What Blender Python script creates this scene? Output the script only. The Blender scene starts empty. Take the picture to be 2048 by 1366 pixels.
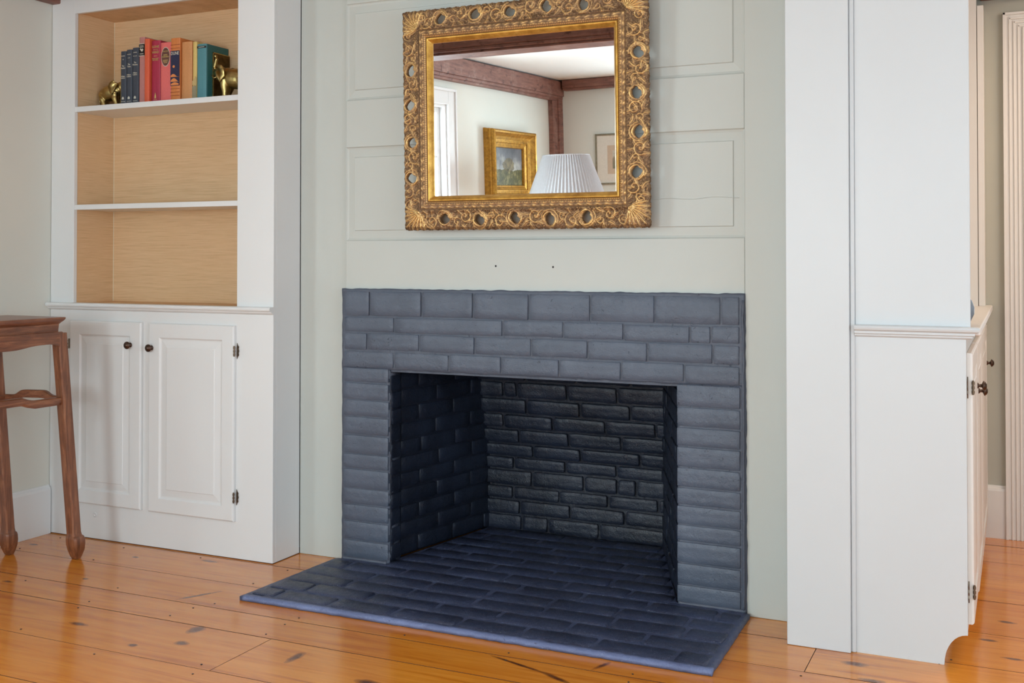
import bpy, math, random
import numpy as np
from mathutils import Vector, Matrix, noise as mnoise

S = bpy.context.scene
COL = S.collection
PI = math.pi
rnd = random.Random(7)

# ------------------------------------------------------------------ camera
cd = bpy.data.cameras.new('camera')
cam = bpy.data.objects.new('camera', cd)
COL.objects.link(cam)
cam.location = (0, -3.83, 1.25)
cam.rotation_euler = (math.radians(90.9), 0, math.radians(24.7))
cd.sensor_width = 36
cd.lens = 2200 / 2048 * 36
cd.shift_y = -(683 - 480) / 2048
cd.clip_start = 0.02
S.camera = cam

# ------------------------------------------------------------------ world, light, exposure
w = bpy.data.worlds.new('sky'); S.world = w; w.use_nodes = True
bg = w.node_tree.nodes['Background']
bg.inputs[0].default_value = (0.72, 0.86, 1.0, 1)
bg.inputs[1].default_value = 1.2

def area(name, loc, rot, sx, sy, power, col):
    l = bpy.data.lights.new(name, 'AREA')
    l.shape = 'RECTANGLE'; l.size = sx; l.size_y = sy; l.energy = power; l.color = col
    o = bpy.data.objects.new(name, l); COL.objects.link(o)
    o.location = loc; o.rotation_euler = rot
    return o
DAY = (0.755, 0.925, 1.0)
# daylight through the windows of the room (window openings are built further down)
area('daylight_back', (-0.1, -6.22, 1.45), (PI/2, 0, 0), 2.2, 1.5, 74, DAY)
area('daylight_back_small', (-2.35, -6.22, 1.45), (PI/2, 0, 0), 0.9, 1.5, 84, DAY)
area('daylight_right', (2.36, -2.5, 1.45), (PI/2, 0, PI/2), 2.8, 1.5, 66, (0.66, 0.84, 1.0))
area('daylight_left', (-4.16, -3.25, 1.5), (PI/2, 0, -PI/2), 0.9, 1.4, 66, DAY)
# warm lamp light of the passage on the right
area('passage_light', (0.8, 0.75, 2.5), (0, 0, 0), 0.7, 0.7, 19, (1.0, 0.80, 0.62))

S.view_settings.view_transform = 'Standard'
S.view_settings.look = 'None'
S.view_settings.gamma = 1
S.view_settings.use_curve_mapping = False
S.view_settings.exposure = 0.14

# ------------------------------------------------------------------ material helpers
def srgb(r, g, b):
    f = lambda c: ((c/255)/12.92 if c/255 <= .04045 else (((c/255)+.055)/1.055)**2.4)
    return (f(r), f(g), f(b), 1)

class NT:
    def __init__(s, name):
        s.m = bpy.data.materials.new(name); s.m.use_nodes = True
        s.t = s.m.node_tree; s.b = s.t.nodes['Principled BSDF']
    def n(s, kind, **kw):
        nd = s.t.nodes.new(kind)
        for k, v in kw.items():
            if k.startswith('i_'):
                key = k[2:]
                key = int(key) if key.isdigit() else key.replace('_', ' ')
                nd.inputs[key].default_value = v
            else: setattr(nd, k, v)
        return nd
    def l(s, a, b): s.t.links.new(a, b)
    def pos(s, scale=(1, 1, 1), obj=False):
        if obj: src = s.n('ShaderNodeTexCoord').outputs['Object']
        else: src = s.n('ShaderNodeNewGeometry').outputs['Position']
        mp = s.n('ShaderNodeMapping'); mp.inputs['Scale'].default_value = scale
        s.l(src, mp.inputs[0]); return mp.outputs[0]
    def noise(s, vec, scale, detail=4, rough=.55, dist=0):
        nd = s.n('ShaderNodeTexNoise'); nd.inputs['Scale'].default_value = scale
        nd.inputs['Detail'].default_value = detail; nd.inputs['Roughness'].default_value = rough
        nd.inputs['Distortion'].default_value = dist
        s.l(vec, nd.inputs['Vector']); return nd.outputs['Fac']
    def ramp(s, fac, stops, interp='LINEAR'):
        r = s.n('ShaderNodeValToRGB'); r.color_ramp.interpolation = interp
        e = r.color_ramp.elements
        while len(e) < len(stops): e.new(.5)
        for i, (p, c) in enumerate(stops):
            e[i].position = p; e[i].color = c if len(c) == 4 else (*c, 1)
        s.l(fac, r.inputs[0]); return r.outputs[0]
    def mix(s, fac, a, b, mode='MIX'):
        m = s.n('ShaderNodeMix', data_type='RGBA', blend_type=mode)
        for sock, v in ((m.inputs[0], fac), (m.inputs[6], a), (m.inputs[7], b)):
            if hasattr(v, 'links'): s.l(v, sock)
            else: sock.default_value = v
        return m.outputs[2]
    def math(s, op, a, b=0.0, c=0.0):
        m = s.n('ShaderNodeMath', operation=op)
        for sock, v in zip(m.inputs, (a, b, c)):
            if hasattr(v, 'links'): s.l(v, sock)
            else: sock.default_value = v
        return m.outputs[0]
    def bump(s, h, strength, dist=.002, prev=None):
        b = s.n('ShaderNodeBump'); b.inputs['Strength'].default_value = strength
        b.inputs['Distance'].default_value = dist
        s.l(h, b.inputs['Height'])
        if prev is not None: s.l(prev, b.inputs['Normal'])
        return b.outputs[0]
    def out(s, color=None, rough=None, metal=None, normal=None, coat=None, coat_rough=None, spec=None):
        for key, v in (('Base Color', color), ('Roughness', rough), ('Metallic', metal), ('Normal', normal),
                       ('Coat Weight', coat), ('Coat Roughness', coat_rough), ('Specular IOR Level', spec)):
            if v is None: continue
            if hasattr(v, 'links'): s.l(v, s.b.inputs[key])
            else: s.b.inputs[key].default_value = v
        return s.m

def paint(name, rgb, rough=.45, var=.03, bump=.12, brush=True):
    t = NT(name); p = t.pos()
    f = t.noise(p, 2.2, 3)
    c = srgb(*rgb); d = tuple(x*(1-var*2) for x in c[:3]) + (1,)
    col = t.ramp(f, [(.3, d), (.7, c)])
    h = t.noise(t.pos((60, 60, 9)) if brush else t.pos((30, 30, 30)), 3, 5)
    return t.out(color=col, rough=rough, normal=t.bump(h, bump, .0015))

def simple(name, rgb, rough=.5, metal=0., bump=0., bscale=200, var=.06):
    t = NT(name); p = t.pos(obj=True)
    c = srgb(*rgb); d = tuple(x*(1-var) for x in c[:3]) + (1,)
    f = t.noise(p, bscale*.3, 3)
    col = t.ramp(f, [(.35, d), (.65, c)])
    nm = t.bump(t.noise(p, bscale, 3), bump, .001) if bump else None
    return t.out(color=col, rough=rough, metal=metal, normal=nm)

M = {}
M['wall'] = paint('sage_wall_paint', (194, 196, 189), .5, .02, .10)
M['walll'] = paint('left_wall_paint', (218, 217, 207), .6, .02, .06, False)
M['wallb'] = paint('back_wall_lifted', (222, 226, 220), .6, .02, .06, False)  # wall paint made paler to stand in for light missing there
M['white'] = paint('white_trim_paint', (226, 226, 225), .38, .012, .07)
M['white_dim'] = paint('white_trim_dimmed', (206, 208, 208), .40, .012, .07)  # same white trim, darkened to offset strong window light at the right end
M['warmwhite'] = paint('hall_trim_paint', (228, 222, 214), .4, .012, .06)
M['hall'] = paint('hall_wall_paint', (186, 182, 166), .6, .02, .05, False)
M['ceil'] = paint('ceiling_paint', (232, 232, 230), .7, .01, .05, False)

# grasscloth of the bookcase niche
t = NT('grasscloth'); p = t.pos((2.5, 2.5, 210))
f1 = t.noise(p, 3, 6, .65); f2 = t.noise(t.pos((300, 300, 14)), 2, 3); f3 = t.noise(t.pos((1, 1, 3)), 3, 3)
c = t.ramp(f1, [(.25, srgb(176, 136, 98)), (.5, srgb(220, 182, 140)), (.78, srgb(236, 206, 170))])
c = t.mix(t.math('MULTIPLY', f2, .28), c, srgb(206, 174, 142))
c = t.mix(t.math('MULTIPLY', f3, .35), c, srgb(226, 186, 134))
h = t.math('ADD', f1, t.math('MULTIPLY', f2, .5))
M['cloth'] = t.out(color=c, rough=.7, normal=t.bump(h, .35, .001))

# painted brick: slate blue-black paint with pits, brush runs and tiny white paint specks
def brick_mat(name, base, dark, rough, speck=.74, bump=.55, ash=0., fine=0.):
    t = NT(name); p = t.pos()
    n1 = t.noise(p, 5, 4); n2 = t.noise(p, 46, 6, .62); n3 = t.noise(p, 190, 4, .6)
    c = t.ramp(n1, [(.3, dark), (.7, base)])
    pit = t.ramp(t.noise(p, 70, 2, .4, 1.5), [(.23, (0, 0, 0)), (.31, (1, 1, 1))])
    c = t.mix(t.math('MULTIPLY', t.math('SUBTRACT', 1.0, pit), .6), c, tuple(x*.35 for x in base[:3]) + (1,))
    if ash:
        a = t.ramp(t.noise(t.pos((2.2, 9, 2)), 3, 6, .7), [(.5, (0, 0, 0)), (.75, (1, 1, 1))])
        c = t.mix(t.math('MULTIPLY', a, ash), c, srgb(112, 108, 98))
    v = t.n('ShaderNodeTexVoronoi'); v.inputs['Scale'].default_value = 120; t.l(p, v.inputs['Vector'])
    s1 = t.math('LESS_THAN', v.outputs['Distance'], .10)
    s2 = t.math('GREATER_THAN', t.noise(p, 16, 2), speck - .12)
    vr = t.n('ShaderNodeSeparateColor'); t.l(v.outputs['Color'], vr.inputs[0])
    s3 = t.math('GREATER_THAN', vr.outputs[0], speck)
    sp = t.math('MULTIPLY', t.math('MULTIPLY', s1, s2), s3)
    c = t.mix(sp, c, srgb(205, 208, 214))
    if fine:
        fn_ = t.ramp(t.noise(p, 420, 2, .5), [(.56, (0, 0, 0)), (.66, (1, 1, 1))])
        c = t.mix(t.math('MULTIPLY', fn_, fine), c, srgb(120, 132, 164))
    h = t.math('ADD', t.math('MULTIPLY', n2, 1.0), t.math('MULTIPLY', n3, .35))
    h = t.math('ADD', h, t.math('MULTIPLY', pit, .35))
    r = t.ramp(n2, [(.3, (rough-.08,)*3), (.7, (rough+.12,)*3)])
    return t.out(color=c, rough=r, normal=t.bump(h, bump, .004))
M['brick'] = brick_mat('slate_brick_paint', srgb(87, 95, 110), srgb(76, 84, 98), .40, .90, .62)
M['mortar'] = brick_mat('slate_mortar_paint', srgb(84, 90, 104), srgb(76, 82, 95), .45, .9, .6)
M['brickin'] = brick_mat('black_firebox_paint', srgb(38, 45, 61), srgb(24, 29, 41), .36, .97, .8)
M['mortarin'] = brick_mat('black_firebox_mortar', srgb(30, 35, 50), srgb(20, 24, 36), .45, .97, .9)
M['hearth'] = brick_mat('hearth_brick_paint', srgb(50, 58, 84), srgb(32, 38, 58), .34, .60, 1.0, .15, .45)
M['hearthm'] = brick_mat('hearth_mortar_paint', srgb(74, 83, 112), srgb(58, 66, 92), .42, .7, 1.0, .08)
M['lip'] = brick_mat('hearth_lip_sheen', srgb(112, 124, 162), srgb(88, 98, 132), .42, .62, 1.0)  # paler and bluer than the hearth, putting window sheen into the colour

# amber pine planks
KNOTS_STREAKS = [(-3.10,-1.35,.050,.018),(-2.92,-1.02,.045,.016),(-2.47,-1.02,.034,.020),(-2.52,-.90,.03,.04),(-3.03,-.22,.05,.012),
         (-2.06,-.97,.018,.055),(-1.40,-.735,.15,.008,-17),(-1.25,-.79,.08,.012,-25),(-1.165,-.635,.012,.05,-20),(-3.66,-1.05,.04,.015),(-2.60,-1.10,.02,.012),
         (-.46,-.30,.045,.02),(-.40,-.42,.04,.018),(-.04,.32,.03,.014),(-.10,.10,.03,.012),(-3.3,-.62,.018,.012),(-1.75,-1.05,.05,.02),
         (-3.55,-.77,.03,.014),(-.02,-.05,.04,.012),(-1.1,-1.0,.06,.02),(-3.35,-.30,.02,.012),(-2.76,-.60,.012,.09,-30),(-3.9,-.33,.03,.012)]  # knots; the slanted entries are grain lines and a long streak
t = NT('amber_pine'); p = t.pos()
oi = t.n('ShaderNodeObjectInfo')
cmb = t.n('ShaderNodeCombineXYZ'); t.l(t.math('MULTIPLY', oi.outputs['Random'], 20), cmb.inputs[0]); t.l(t.math('MULTIPLY', oi.outputs['Random'], 7), cmb.inputs[1])
va = t.n('ShaderNodeVectorMath', operation='ADD'); t.l(p, va.inputs[0]); t.l(cmb.outputs[0], va.inputs[1])
mp = t.n('ShaderNodeMapping'); mp.inputs['Scale'].default_value = (1.1, 16, 1); t.l(va.outputs[0], mp.inputs[0])
g1 = t.noise(mp.outputs[0], 1.6, 5, .6, .8)
mp2 = t.n('ShaderNodeMapping'); mp2.inputs['Scale'].default_value = (4, 150, 1); t.l(va.outputs[0], mp2.inputs[0])
g2 = t.noise(mp2.outputs[0], 1.5, 4, .6)
blot = t.noise(va.outputs[0], 2.2, 3)
c = t.ramp(g1, [(.28, srgb(178, 96, 18)), (.45, srgb(222, 138, 38)), (.62, srgb(236, 156, 54)), (.8, srgb(200, 114, 28))])
c = t.mix(t.math('MULTIPLY', t.ramp(g2, [(.45, (0,0,0)), (.75, (1,1,1))]), .28), c, srgb(132, 62, 14))
c = t.mix(t.math('MULTIPLY', blot, .35), c, srgb(204, 112, 30))
c = t.mix(t.math('MULTIPLY', oi.outputs['Random'], .25), c, srgb(190, 98, 26))
sx = t.n('ShaderNodeSeparateXYZ'); t.l(p, sx.inputs[0])
wob = t.math('MULTIPLY', t.math('SUBTRACT', t.noise(p, 14, 3), .5), 1.3)
kn = None
for (kx, ky, rx, ry, *an) in KNOTS_STREAKS:
    dx_ = t.math('SUBTRACT', sx.outputs[0], kx); dy_ = t.math('SUBTRACT', sx.outputs[1], ky)
    if an:
        ca, sa = math.cos(math.radians(an[0])), math.sin(math.radians(an[0]))
        dx_, dy_ = (t.math('ADD', t.math('MULTIPLY', dx_, ca), t.math('MULTIPLY', dy_, sa)),
                    t.math('SUBTRACT', t.math('MULTIPLY', dy_, ca), t.math('MULTIPLY', dx_, sa)))
    a = t.math('DIVIDE', dx_, rx)
    b = t.math('DIVIDE', dy_, ry)
    d = t.math('SQRT', t.math('ADD', t.math('MULTIPLY', a, a), t.math('MULTIPLY', b, b)))
    kn = d if kn is None else t.math('MINIMUM', kn, d)
kn = t.math('ADD', kn, wob)
c = t.mix(t.ramp(kn, [(.0, (1,1,1)), (.55, (.75,.75,.75)), (.95, (.25,.25,.25)), (1.0, (.0,.0,.0))]), c, srgb(84, 34, 10))
rg = t.ramp(t.noise(p, 9, 3), [(.3, (.16,)*3), (.7, (.25,)*3)])
nm = t.bump(t.math('ADD', t.math('MULTIPLY', g2, .5), t.noise(t.pos((3, 9, 3)), 3, 2)), .10, .0025)
M['plank'] = t.out(color=c, rough=rg, normal=nm, coat=.35, coat_rough=.12)
M['gap'] = simple('gap_dirt', (96, 52, 26), .9)

# old oiled beams
t = NT('weathered_beam'); p = t.pos((2, 2, 2))
f = t.noise(t.pos((3, 3, 22)), 2.5, 6, .65); g = t.noise(p, 2.4, 6, .7)
c = t.ramp(f, [(.25, srgb(96, 62, 54)), (.55, srgb(134, 92, 80)), (.8, srgb(160, 118, 104))])
c = t.mix(t.ramp(g, [(.55, (0,0,0)), (.72, (.6,.6,.6))]), c, srgb(176, 148, 138))
c = t.mix(t.ramp(t.noise(p, 9, 3), [(.3, (.8,.8,.8)), (.4, (0,0,0))]), c, srgb(64, 30, 22))
M['beam'] = t.out(color=c, rough=.55, normal=t.bump(f, .5, .004))

# table wood
for key_, nm_, sc_ in (('table', 'console_wood', (30, 30, 2.4)), ('tableh', 'console_wood_rail', (30, 2.4, 30)), ('tablex', 'console_wood_end', (2.4, 30, 30))):
    t = NT(nm_); f = t.noise(t.pos(sc_, obj=True), 2.5, 6, .65, .6); g = t.noise(t.pos(obj=True), 7, 4)
    c = t.ramp(f, [(.28, srgb(84, 46, 28)), (.52, srgb(132, 80, 52)), (.78, srgb(176, 120, 84))])
    c = t.mix(t.ramp(g, [(.45, (0,0,0)), (.8, (.6,.6,.6))]), c, srgb(90, 50, 32))
    M[key_] = t.out(color=c, rough=.33, normal=t.bump(f, .18, .001), coat=.2, coat_rough=.25)

# gilded frame: gilding worn thin in the recesses (attribute "relief" = carving height)
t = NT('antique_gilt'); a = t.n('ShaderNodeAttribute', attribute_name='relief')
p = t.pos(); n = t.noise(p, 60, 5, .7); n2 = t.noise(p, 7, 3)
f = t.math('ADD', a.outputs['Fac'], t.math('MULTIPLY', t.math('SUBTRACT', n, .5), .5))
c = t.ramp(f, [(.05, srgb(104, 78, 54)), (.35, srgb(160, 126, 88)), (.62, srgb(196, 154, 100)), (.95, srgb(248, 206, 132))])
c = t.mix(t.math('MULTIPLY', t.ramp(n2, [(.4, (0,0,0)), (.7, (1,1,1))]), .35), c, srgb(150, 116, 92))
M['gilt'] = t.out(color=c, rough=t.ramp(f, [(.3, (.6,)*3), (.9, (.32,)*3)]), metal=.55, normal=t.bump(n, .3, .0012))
t = NT('bright_gilt'); p = t.pos(); n = t.noise(p, 22, 5, .7)
c = t.ramp(n, [(.3, srgb(164, 116, 44)), (.6, srgb(214, 166, 78)), (.85, srgb(236, 196, 116))])
M['liner'] = t.out(color=c, rough=.34, metal=.6, normal=t.bump(t.noise(p, 120, 3), .12, .0008))
t = NT('old_gilt'); p = t.pos(); n = t.noise(p, 30, 5, .7)
c = t.ramp(n, [(.3, srgb(140, 96, 34)), (.6, srgb(196, 146, 56)), (.85, srgb(224, 180, 96))])
M['oldgilt'] = t.out(color=c, rough=.36, metal=.55, normal=t.bump(n, .3, .002))

t = NT('mirror_silver'); n = t.noise(t.pos((1, 1, 1)), 3.0, 0)
M['mirror'] = t.out(color=(.93, .94, .94, 1), rough=.006, metal=1., normal=t.bump(n, .05, .004))
M['brass'] = simple('aged_brass', (196, 172, 112), .34, 1., .1, 120, .35)
M['brassdark'] = simple('dark_pebbled_brass', (120, 100, 62), .42, 1., .9, 90, .6)
M['bronze'] = simple('oil_bronze', (92, 74, 64), .35, .9, .1)
M['hinge'] = simple('hinge_metal', (110, 94, 78), .35, .9)
M['shade'] = simple('pleated_shade_cloth', (192, 190, 192), .8)
M['stoneware'] = simple('grey_blue_glaze', (120, 134, 148), .2)
M['page'] = simple('page_paper', (226, 214, 186), .8, 0, .2, 400)
M['pale'] = simple('pale_lettering', (214, 208, 192), .5)
M['goldfoil'] = simple('gold_foil', (226, 202, 130), .35, .5)
M['ink'] = simple('ink_black', (30, 26, 26), .6)
M['silvergilt'] = simple('silvered_frame', (150, 142, 122), .4, .5, .6, 160, .3)
M['mat'] = simple('print_mount', (224, 220, 210), .8)

# ------------------------------------------------------------------ mesh helpers
class MB:
    def __init__(s): s.v = []; s.f = []
    def add(s, vs, fs):
        b = len(s.v); s.v += [tuple(v) for v in vs]; s.f += [tuple(i+b for i in f) for f in fs]; return s
    def box(s, x0, x1, y0, y1, z0, z1, mat=None):
        vs = [(x, y, z) for z in (z0, z1) for y in (y0, y1) for x in (x0, x1)]
        if mat is not None: vs = [mat @ Vector(v) for v in vs]
        return s.add(vs, [(0,2,3,1),(4,5,7,6),(0,1,5,4),(2,6,7,3),(0,4,6,2),(1,3,7,5)])
    def rings(s, rings, cap=True, closed=True):
        n = len(rings[0]); vs = [v for r in rings for v in r]; fs = []
        m = n if closed else n-1
        for i in range(len(rings)-1):
            for j in range(m):
                k = (j+1) % n
                fs.append((i*n+j, i*n+k, (i+1)*n+k, (i+1)*n+j))
        if cap and closed:
            fs.append(tuple(range(n-1, -1, -1))); b = (len(rings)-1)*n
            fs.append(tuple(b+j for j in range(n)))
        return s.add(vs, fs)
    def lathe(s, prof, n=24, axis='z', origin=(0,0,0)):
        rr = []
        for r, h in prof:
            ring = []
            for k in range(n):
                a = 2*PI*k/n; x, y = max(r, 1e-4)*math.cos(a), max(r, 1e-4)*math.sin(a)
                if axis == 'z': v = (x, y, h)
                elif axis == 'y': v = (x, -h, y)     # h points to -Y
                else: v = (h, x, y)
                ring.append(tuple(v[i]+origin[i] for i in range(3)))
            rr.append(ring)
        return s.rings(rr)
    def tube(s, pts, rad, n=8):
        pts = [Vector(p) for p in pts]; rr = []
        up = Vector((0.03, .1, 1)).normalized()
        for i, p in enumerate(pts):
            t = (pts[min(i+1, len(pts)-1)] - pts[max(i-1, 0)]).normalized()
            a = t.cross(up)
            if a.length < 1e-3: a = t.cross(Vector((1, 0, 0)))
            a.normalize(); b = t.cross(a)
            r = rad[i] if isinstance(rad, (list, tuple)) else rad
            rr.append([p + (a*math.cos(2*PI*k/n) + b*math.sin(2*PI*k/n))*r for k in range(n)])
        return s.rings(rr)
    def extrude_poly(s, poly, fn0, fn1):
        n = len(poly); vs = [fn0(*q) for q in poly] + [fn1(*q) for q in poly]
        fs = [tuple(range(n)), tuple(range(2*n-1, n-1, -1))]
        fs += [(i, n+i, n+(i+1) % n, (i+1) % n) for i in range(n)]
        return s.add(vs, fs)
    def build(s, name, mat, parent=None, smooth=False, bevel=0, seg=2, label=None):
        me = bpy.data.meshes.new(name); me.from_pydata(s.v, [], s.f); me.update()
        if not isinstance(mat, (list, tuple)): mat = [mat]
        for m_ in mat: me.materials.append(m_)
        import bmesh
        b = bmesh.new(); b.from_mesh(me); bmesh.ops.recalc_face_normals(b, faces=b.faces); b.to_mesh(me); b.free()
        if smooth:
            me.polygons.foreach_set('use_smooth', [True]*len(me.polygons))
        o = bpy.data.objects.new(name, me); COL.objects.link(o)
        if parent is not None: o.parent = parent
        if bevel:
            bm = o.modifiers.new('edge', 'BEVEL'); bm.width = bevel; bm.segments = seg
            bm.limit_method = 'ANGLE'; bm.angle_limit = math.radians(40)
            me.polygons.foreach_set('use_smooth', [True]*len(me.polygons))
            bm.harden_normals = True
        if label: o['label'] = label
        return o

def box(name, mat, x0, x1, y0, y1, z0, z1, parent=None, bevel=0, label=None):
    return MB().box(x0, x1, y0, y1, z0, z1).build(name, mat, parent, bevel=bevel, label=label)
def thing(name, label, cat, loc=(0,0,0), group=None):
    o = bpy.data.objects.new(name, None); COL.objects.link(o); o.location = loc
    o.empty_display_size = .05
    o['label'] = label; o['category'] = cat
    if group: o['group'] = group
    return o
def struct(o): o['kind'] = 'structure'; return o
def tag(o, label, cat, group=None):
    o['label'] = label; o['category'] = cat
    if group: o['group'] = group
    return o
def sempty(name, loc=(0,0,0)):
    o = bpy.data.objects.new(name, None); COL.objects.link(o); o.location = loc; o['kind'] = 'structure'; o.empty_display_size = .05
    return o

def text_mesh(name, txt, size, mat, parent, loc, rot=(PI/2, 0, 0), extrude=.0005, xs=1.0, spacing=1.0, line=.9):
    c = bpy.data.curves.new(name, 'FONT'); c.body = txt; c.size = size; c.extrude = extrude
    c.align_x = 'CENTER'; c.align_y = 'CENTER'; c.space_line = line; c.resolution_u = 3; c.space_character = spacing
    o = bpy.data.objects.new('tmp', c); COL.objects.link(o)
    dg = bpy.context.evaluated_depsgraph_get()
    me = bpy.data.meshes.new_from_object(o.evaluated_get(dg))
    bpy.data.objects.remove(o); me.name = name
    me.materials.clear(); me.materials.append(mat)
    r = bpy.data.objects.new(name, me); COL.objects.link(r); r.parent = parent
    r.location = loc; r.rotation_euler = rot; r.scale = (xs, 1, 1)
    return r

# ------------------------------------------------------------------ FLOOR
XL, XR, YB, YH, ZC = -4.01, 2.25, -6.05, 1.55, 2.6
fl = MB()
fl.box(XL-.15, XR+.15, YB-.15, 3.6, -.12, -.021)
floor = struct(fl.build('floor', M['gap']))
rows = [-6.05,-5.75,-5.47,-5.2,-4.9,-4.62,-4.35,-4.05,-3.78,-3.5,-3.22,-2.94,-2.66,-2.38,-2.08,-1.8,-1.46,-1.172,-.866,-.69,-.43,-.165,.165,.545,.845,1.11,1.40,1.7,2.0,2.3,2.6,2.9,3.2,3.5]
for i in range(len(rows)-1):
    y0, y1 = rows[i], rows[i+1]
    cuts = [XL, XR]
    if abs(y0+1.172) < .01: cuts = [XL, -2.231, 1.1, XR]
    elif abs(y0+.43) < .01: cuts = [XL, -.594, XR]
    else:
        a = XL + 1.2 + ((i*1.37) % 2.6)
        if y0 > -1.5 and y0 < -.5: a = 0.35 + (i % 3)*.3
        elif -1.5 < y0: a = .9
        cuts = [XL, a, XR]
    for k in range(len(cuts)-1):
        x0, x1 = cuts[k], cuts[k+1]
        dz = rnd.uniform(-.0008, .0004)
        g = .0019
        m = MB().box(x0+g*.7, x1-g*.7, y0+g, y1-g, -.021, dz)
        o = m.build('floor_plank', [M['plank'], M['gap']], floor)
        for f_ in o.data.polygons: f_.material_index = 0 if f_.normal.z > .5 else 1
# nail heads, two beside every joist crossing near plank edges
m = MB()
for i in range(len(rows)-1):
    for jx in np.arange(-3.9, 2.2, .41):
        if rows[i] < -2.2 or rows[i] > 1.4: continue
        for yy in (rows[i]+.035, rows[i+1]-.035):
            if rnd.random() < .3: continue
            x = jx + rnd.uniform(-.03, .03); y = yy + rnd.uniform(-.01, .01); r = .0032
            n0 = len(m.v); m.add([(x+r*math.cos(a*PI/3), y+r*math.sin(a*PI/3), .0012) for a in range(6)] +
                                 [(x+r*1.1*math.cos(a*PI/3), y+r*1.1*math.sin(a*PI/3), -.001) for a in range(6)],
                                 [(0,1,2,3,4,5)] + [(a, 6+a, 6+(a+1) % 6, (a+1) % 6) for a in range(6)])
nails = m.build('nail_heads', M['ink'], floor); nails['kind'] = 'stuff'

# ------------------------------------------------------------------ WALLS
# left wall with a window (seen in the mirror)
def wall_with_hole(name, mat, axis, pos, thick, a0, a1, z0, z1, holes):
    """axis 'x': wall plane at x=pos, runs along y ; axis 'y': plane at y=pos, runs along x"""
    m = MB(); cuts = sorted(set([a0, a1] + [h[0] for h in holes] + [h[1] for h in holes]))
    def b(u0, u1, v0, v1):
        lo, hi = min(pos, pos+thick), max(pos, pos+thick)
        if axis == 'x': m.box(lo, hi, u0, u1, v0, v1)
        else: m.box(u0, u1, lo, hi, v0, v1)
    for u0, u1 in zip(cuts, cuts[1:]):
        hh = [h for h in holes if h[0] <= u0 + 1e-6 and h[1] >= u1 - 1e-6]
        if not hh: b(u0, u1, z0, z1)
        else:
            h = hh[0]
            if h[2] > z0: b(u0, u1, z0, h[2])
            if h[3] < z1: b(u0, u1, h[3], z1)
    return struct(m.build(name, mat))
WL = (-3.80, -2.72, .62, 2.22)
wall_with_hole('wall_left', M['walll'], 'x', XL, -.14, YB-.14, .3, 0, ZC, [WL])
WB1, WB2 = (-2.85, -1.85, .68, 2.2), (-1.25, 1.05, .68, 2.2)
wall_with_hole('wall_back', M['wallb'], 'y', YB, -.14, XL, XR, 0, ZC, [WB1, WB2])
WR = (-3.95, -1.05, .68, 2.2)
wall_with_hole('wall_right', M['wallb'], 'x', XR, .14, YB-.14, YH+2.1, 0, ZC, [WR])
wall_with_hole('wall_hall', M['hall'], 'y', YH, .12, -.60, XR, 0, ZC, [(.035, .90, 0, 2.25)])
# room glimpsed past the hall doorway
wall_with_hole('wall_far', M['warmwhite'], 'y', 3.5, .12, -.6, XR, 0, ZC, [(.15, 1.4, .7, 2.1)])
wall_with_hole('wall_far_left', M['hall'], 'x', -.5, -.1, YH+.12, 3.5, 0, ZC, [])
struct(box('ceiling', M['ceil'], XL-.15, XR+.15, YB-.15, 3.65, ZC, ZC+.12))
# back of the chimney mass (solid masonry behind boards and bookcase)
for nm_, a_ in (('wall_behind_bookcase', (XL-.14, -2.78, .12, .3)), ('wall_core_left', (-2.78, -2.54, .07, 1.0)), ('wall_core_right', (-.86, -.60, .06, 1.67)), ('wall_core_back', (-2.78, -.86, 1.0, 1.2))):
    struct(box(nm_, M['wall'], *a_, 0, ZC))
struct(box('wall_core_top', M['wall'], -2.54, -.86, .07, 1.0, 1.13, ZC))

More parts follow.
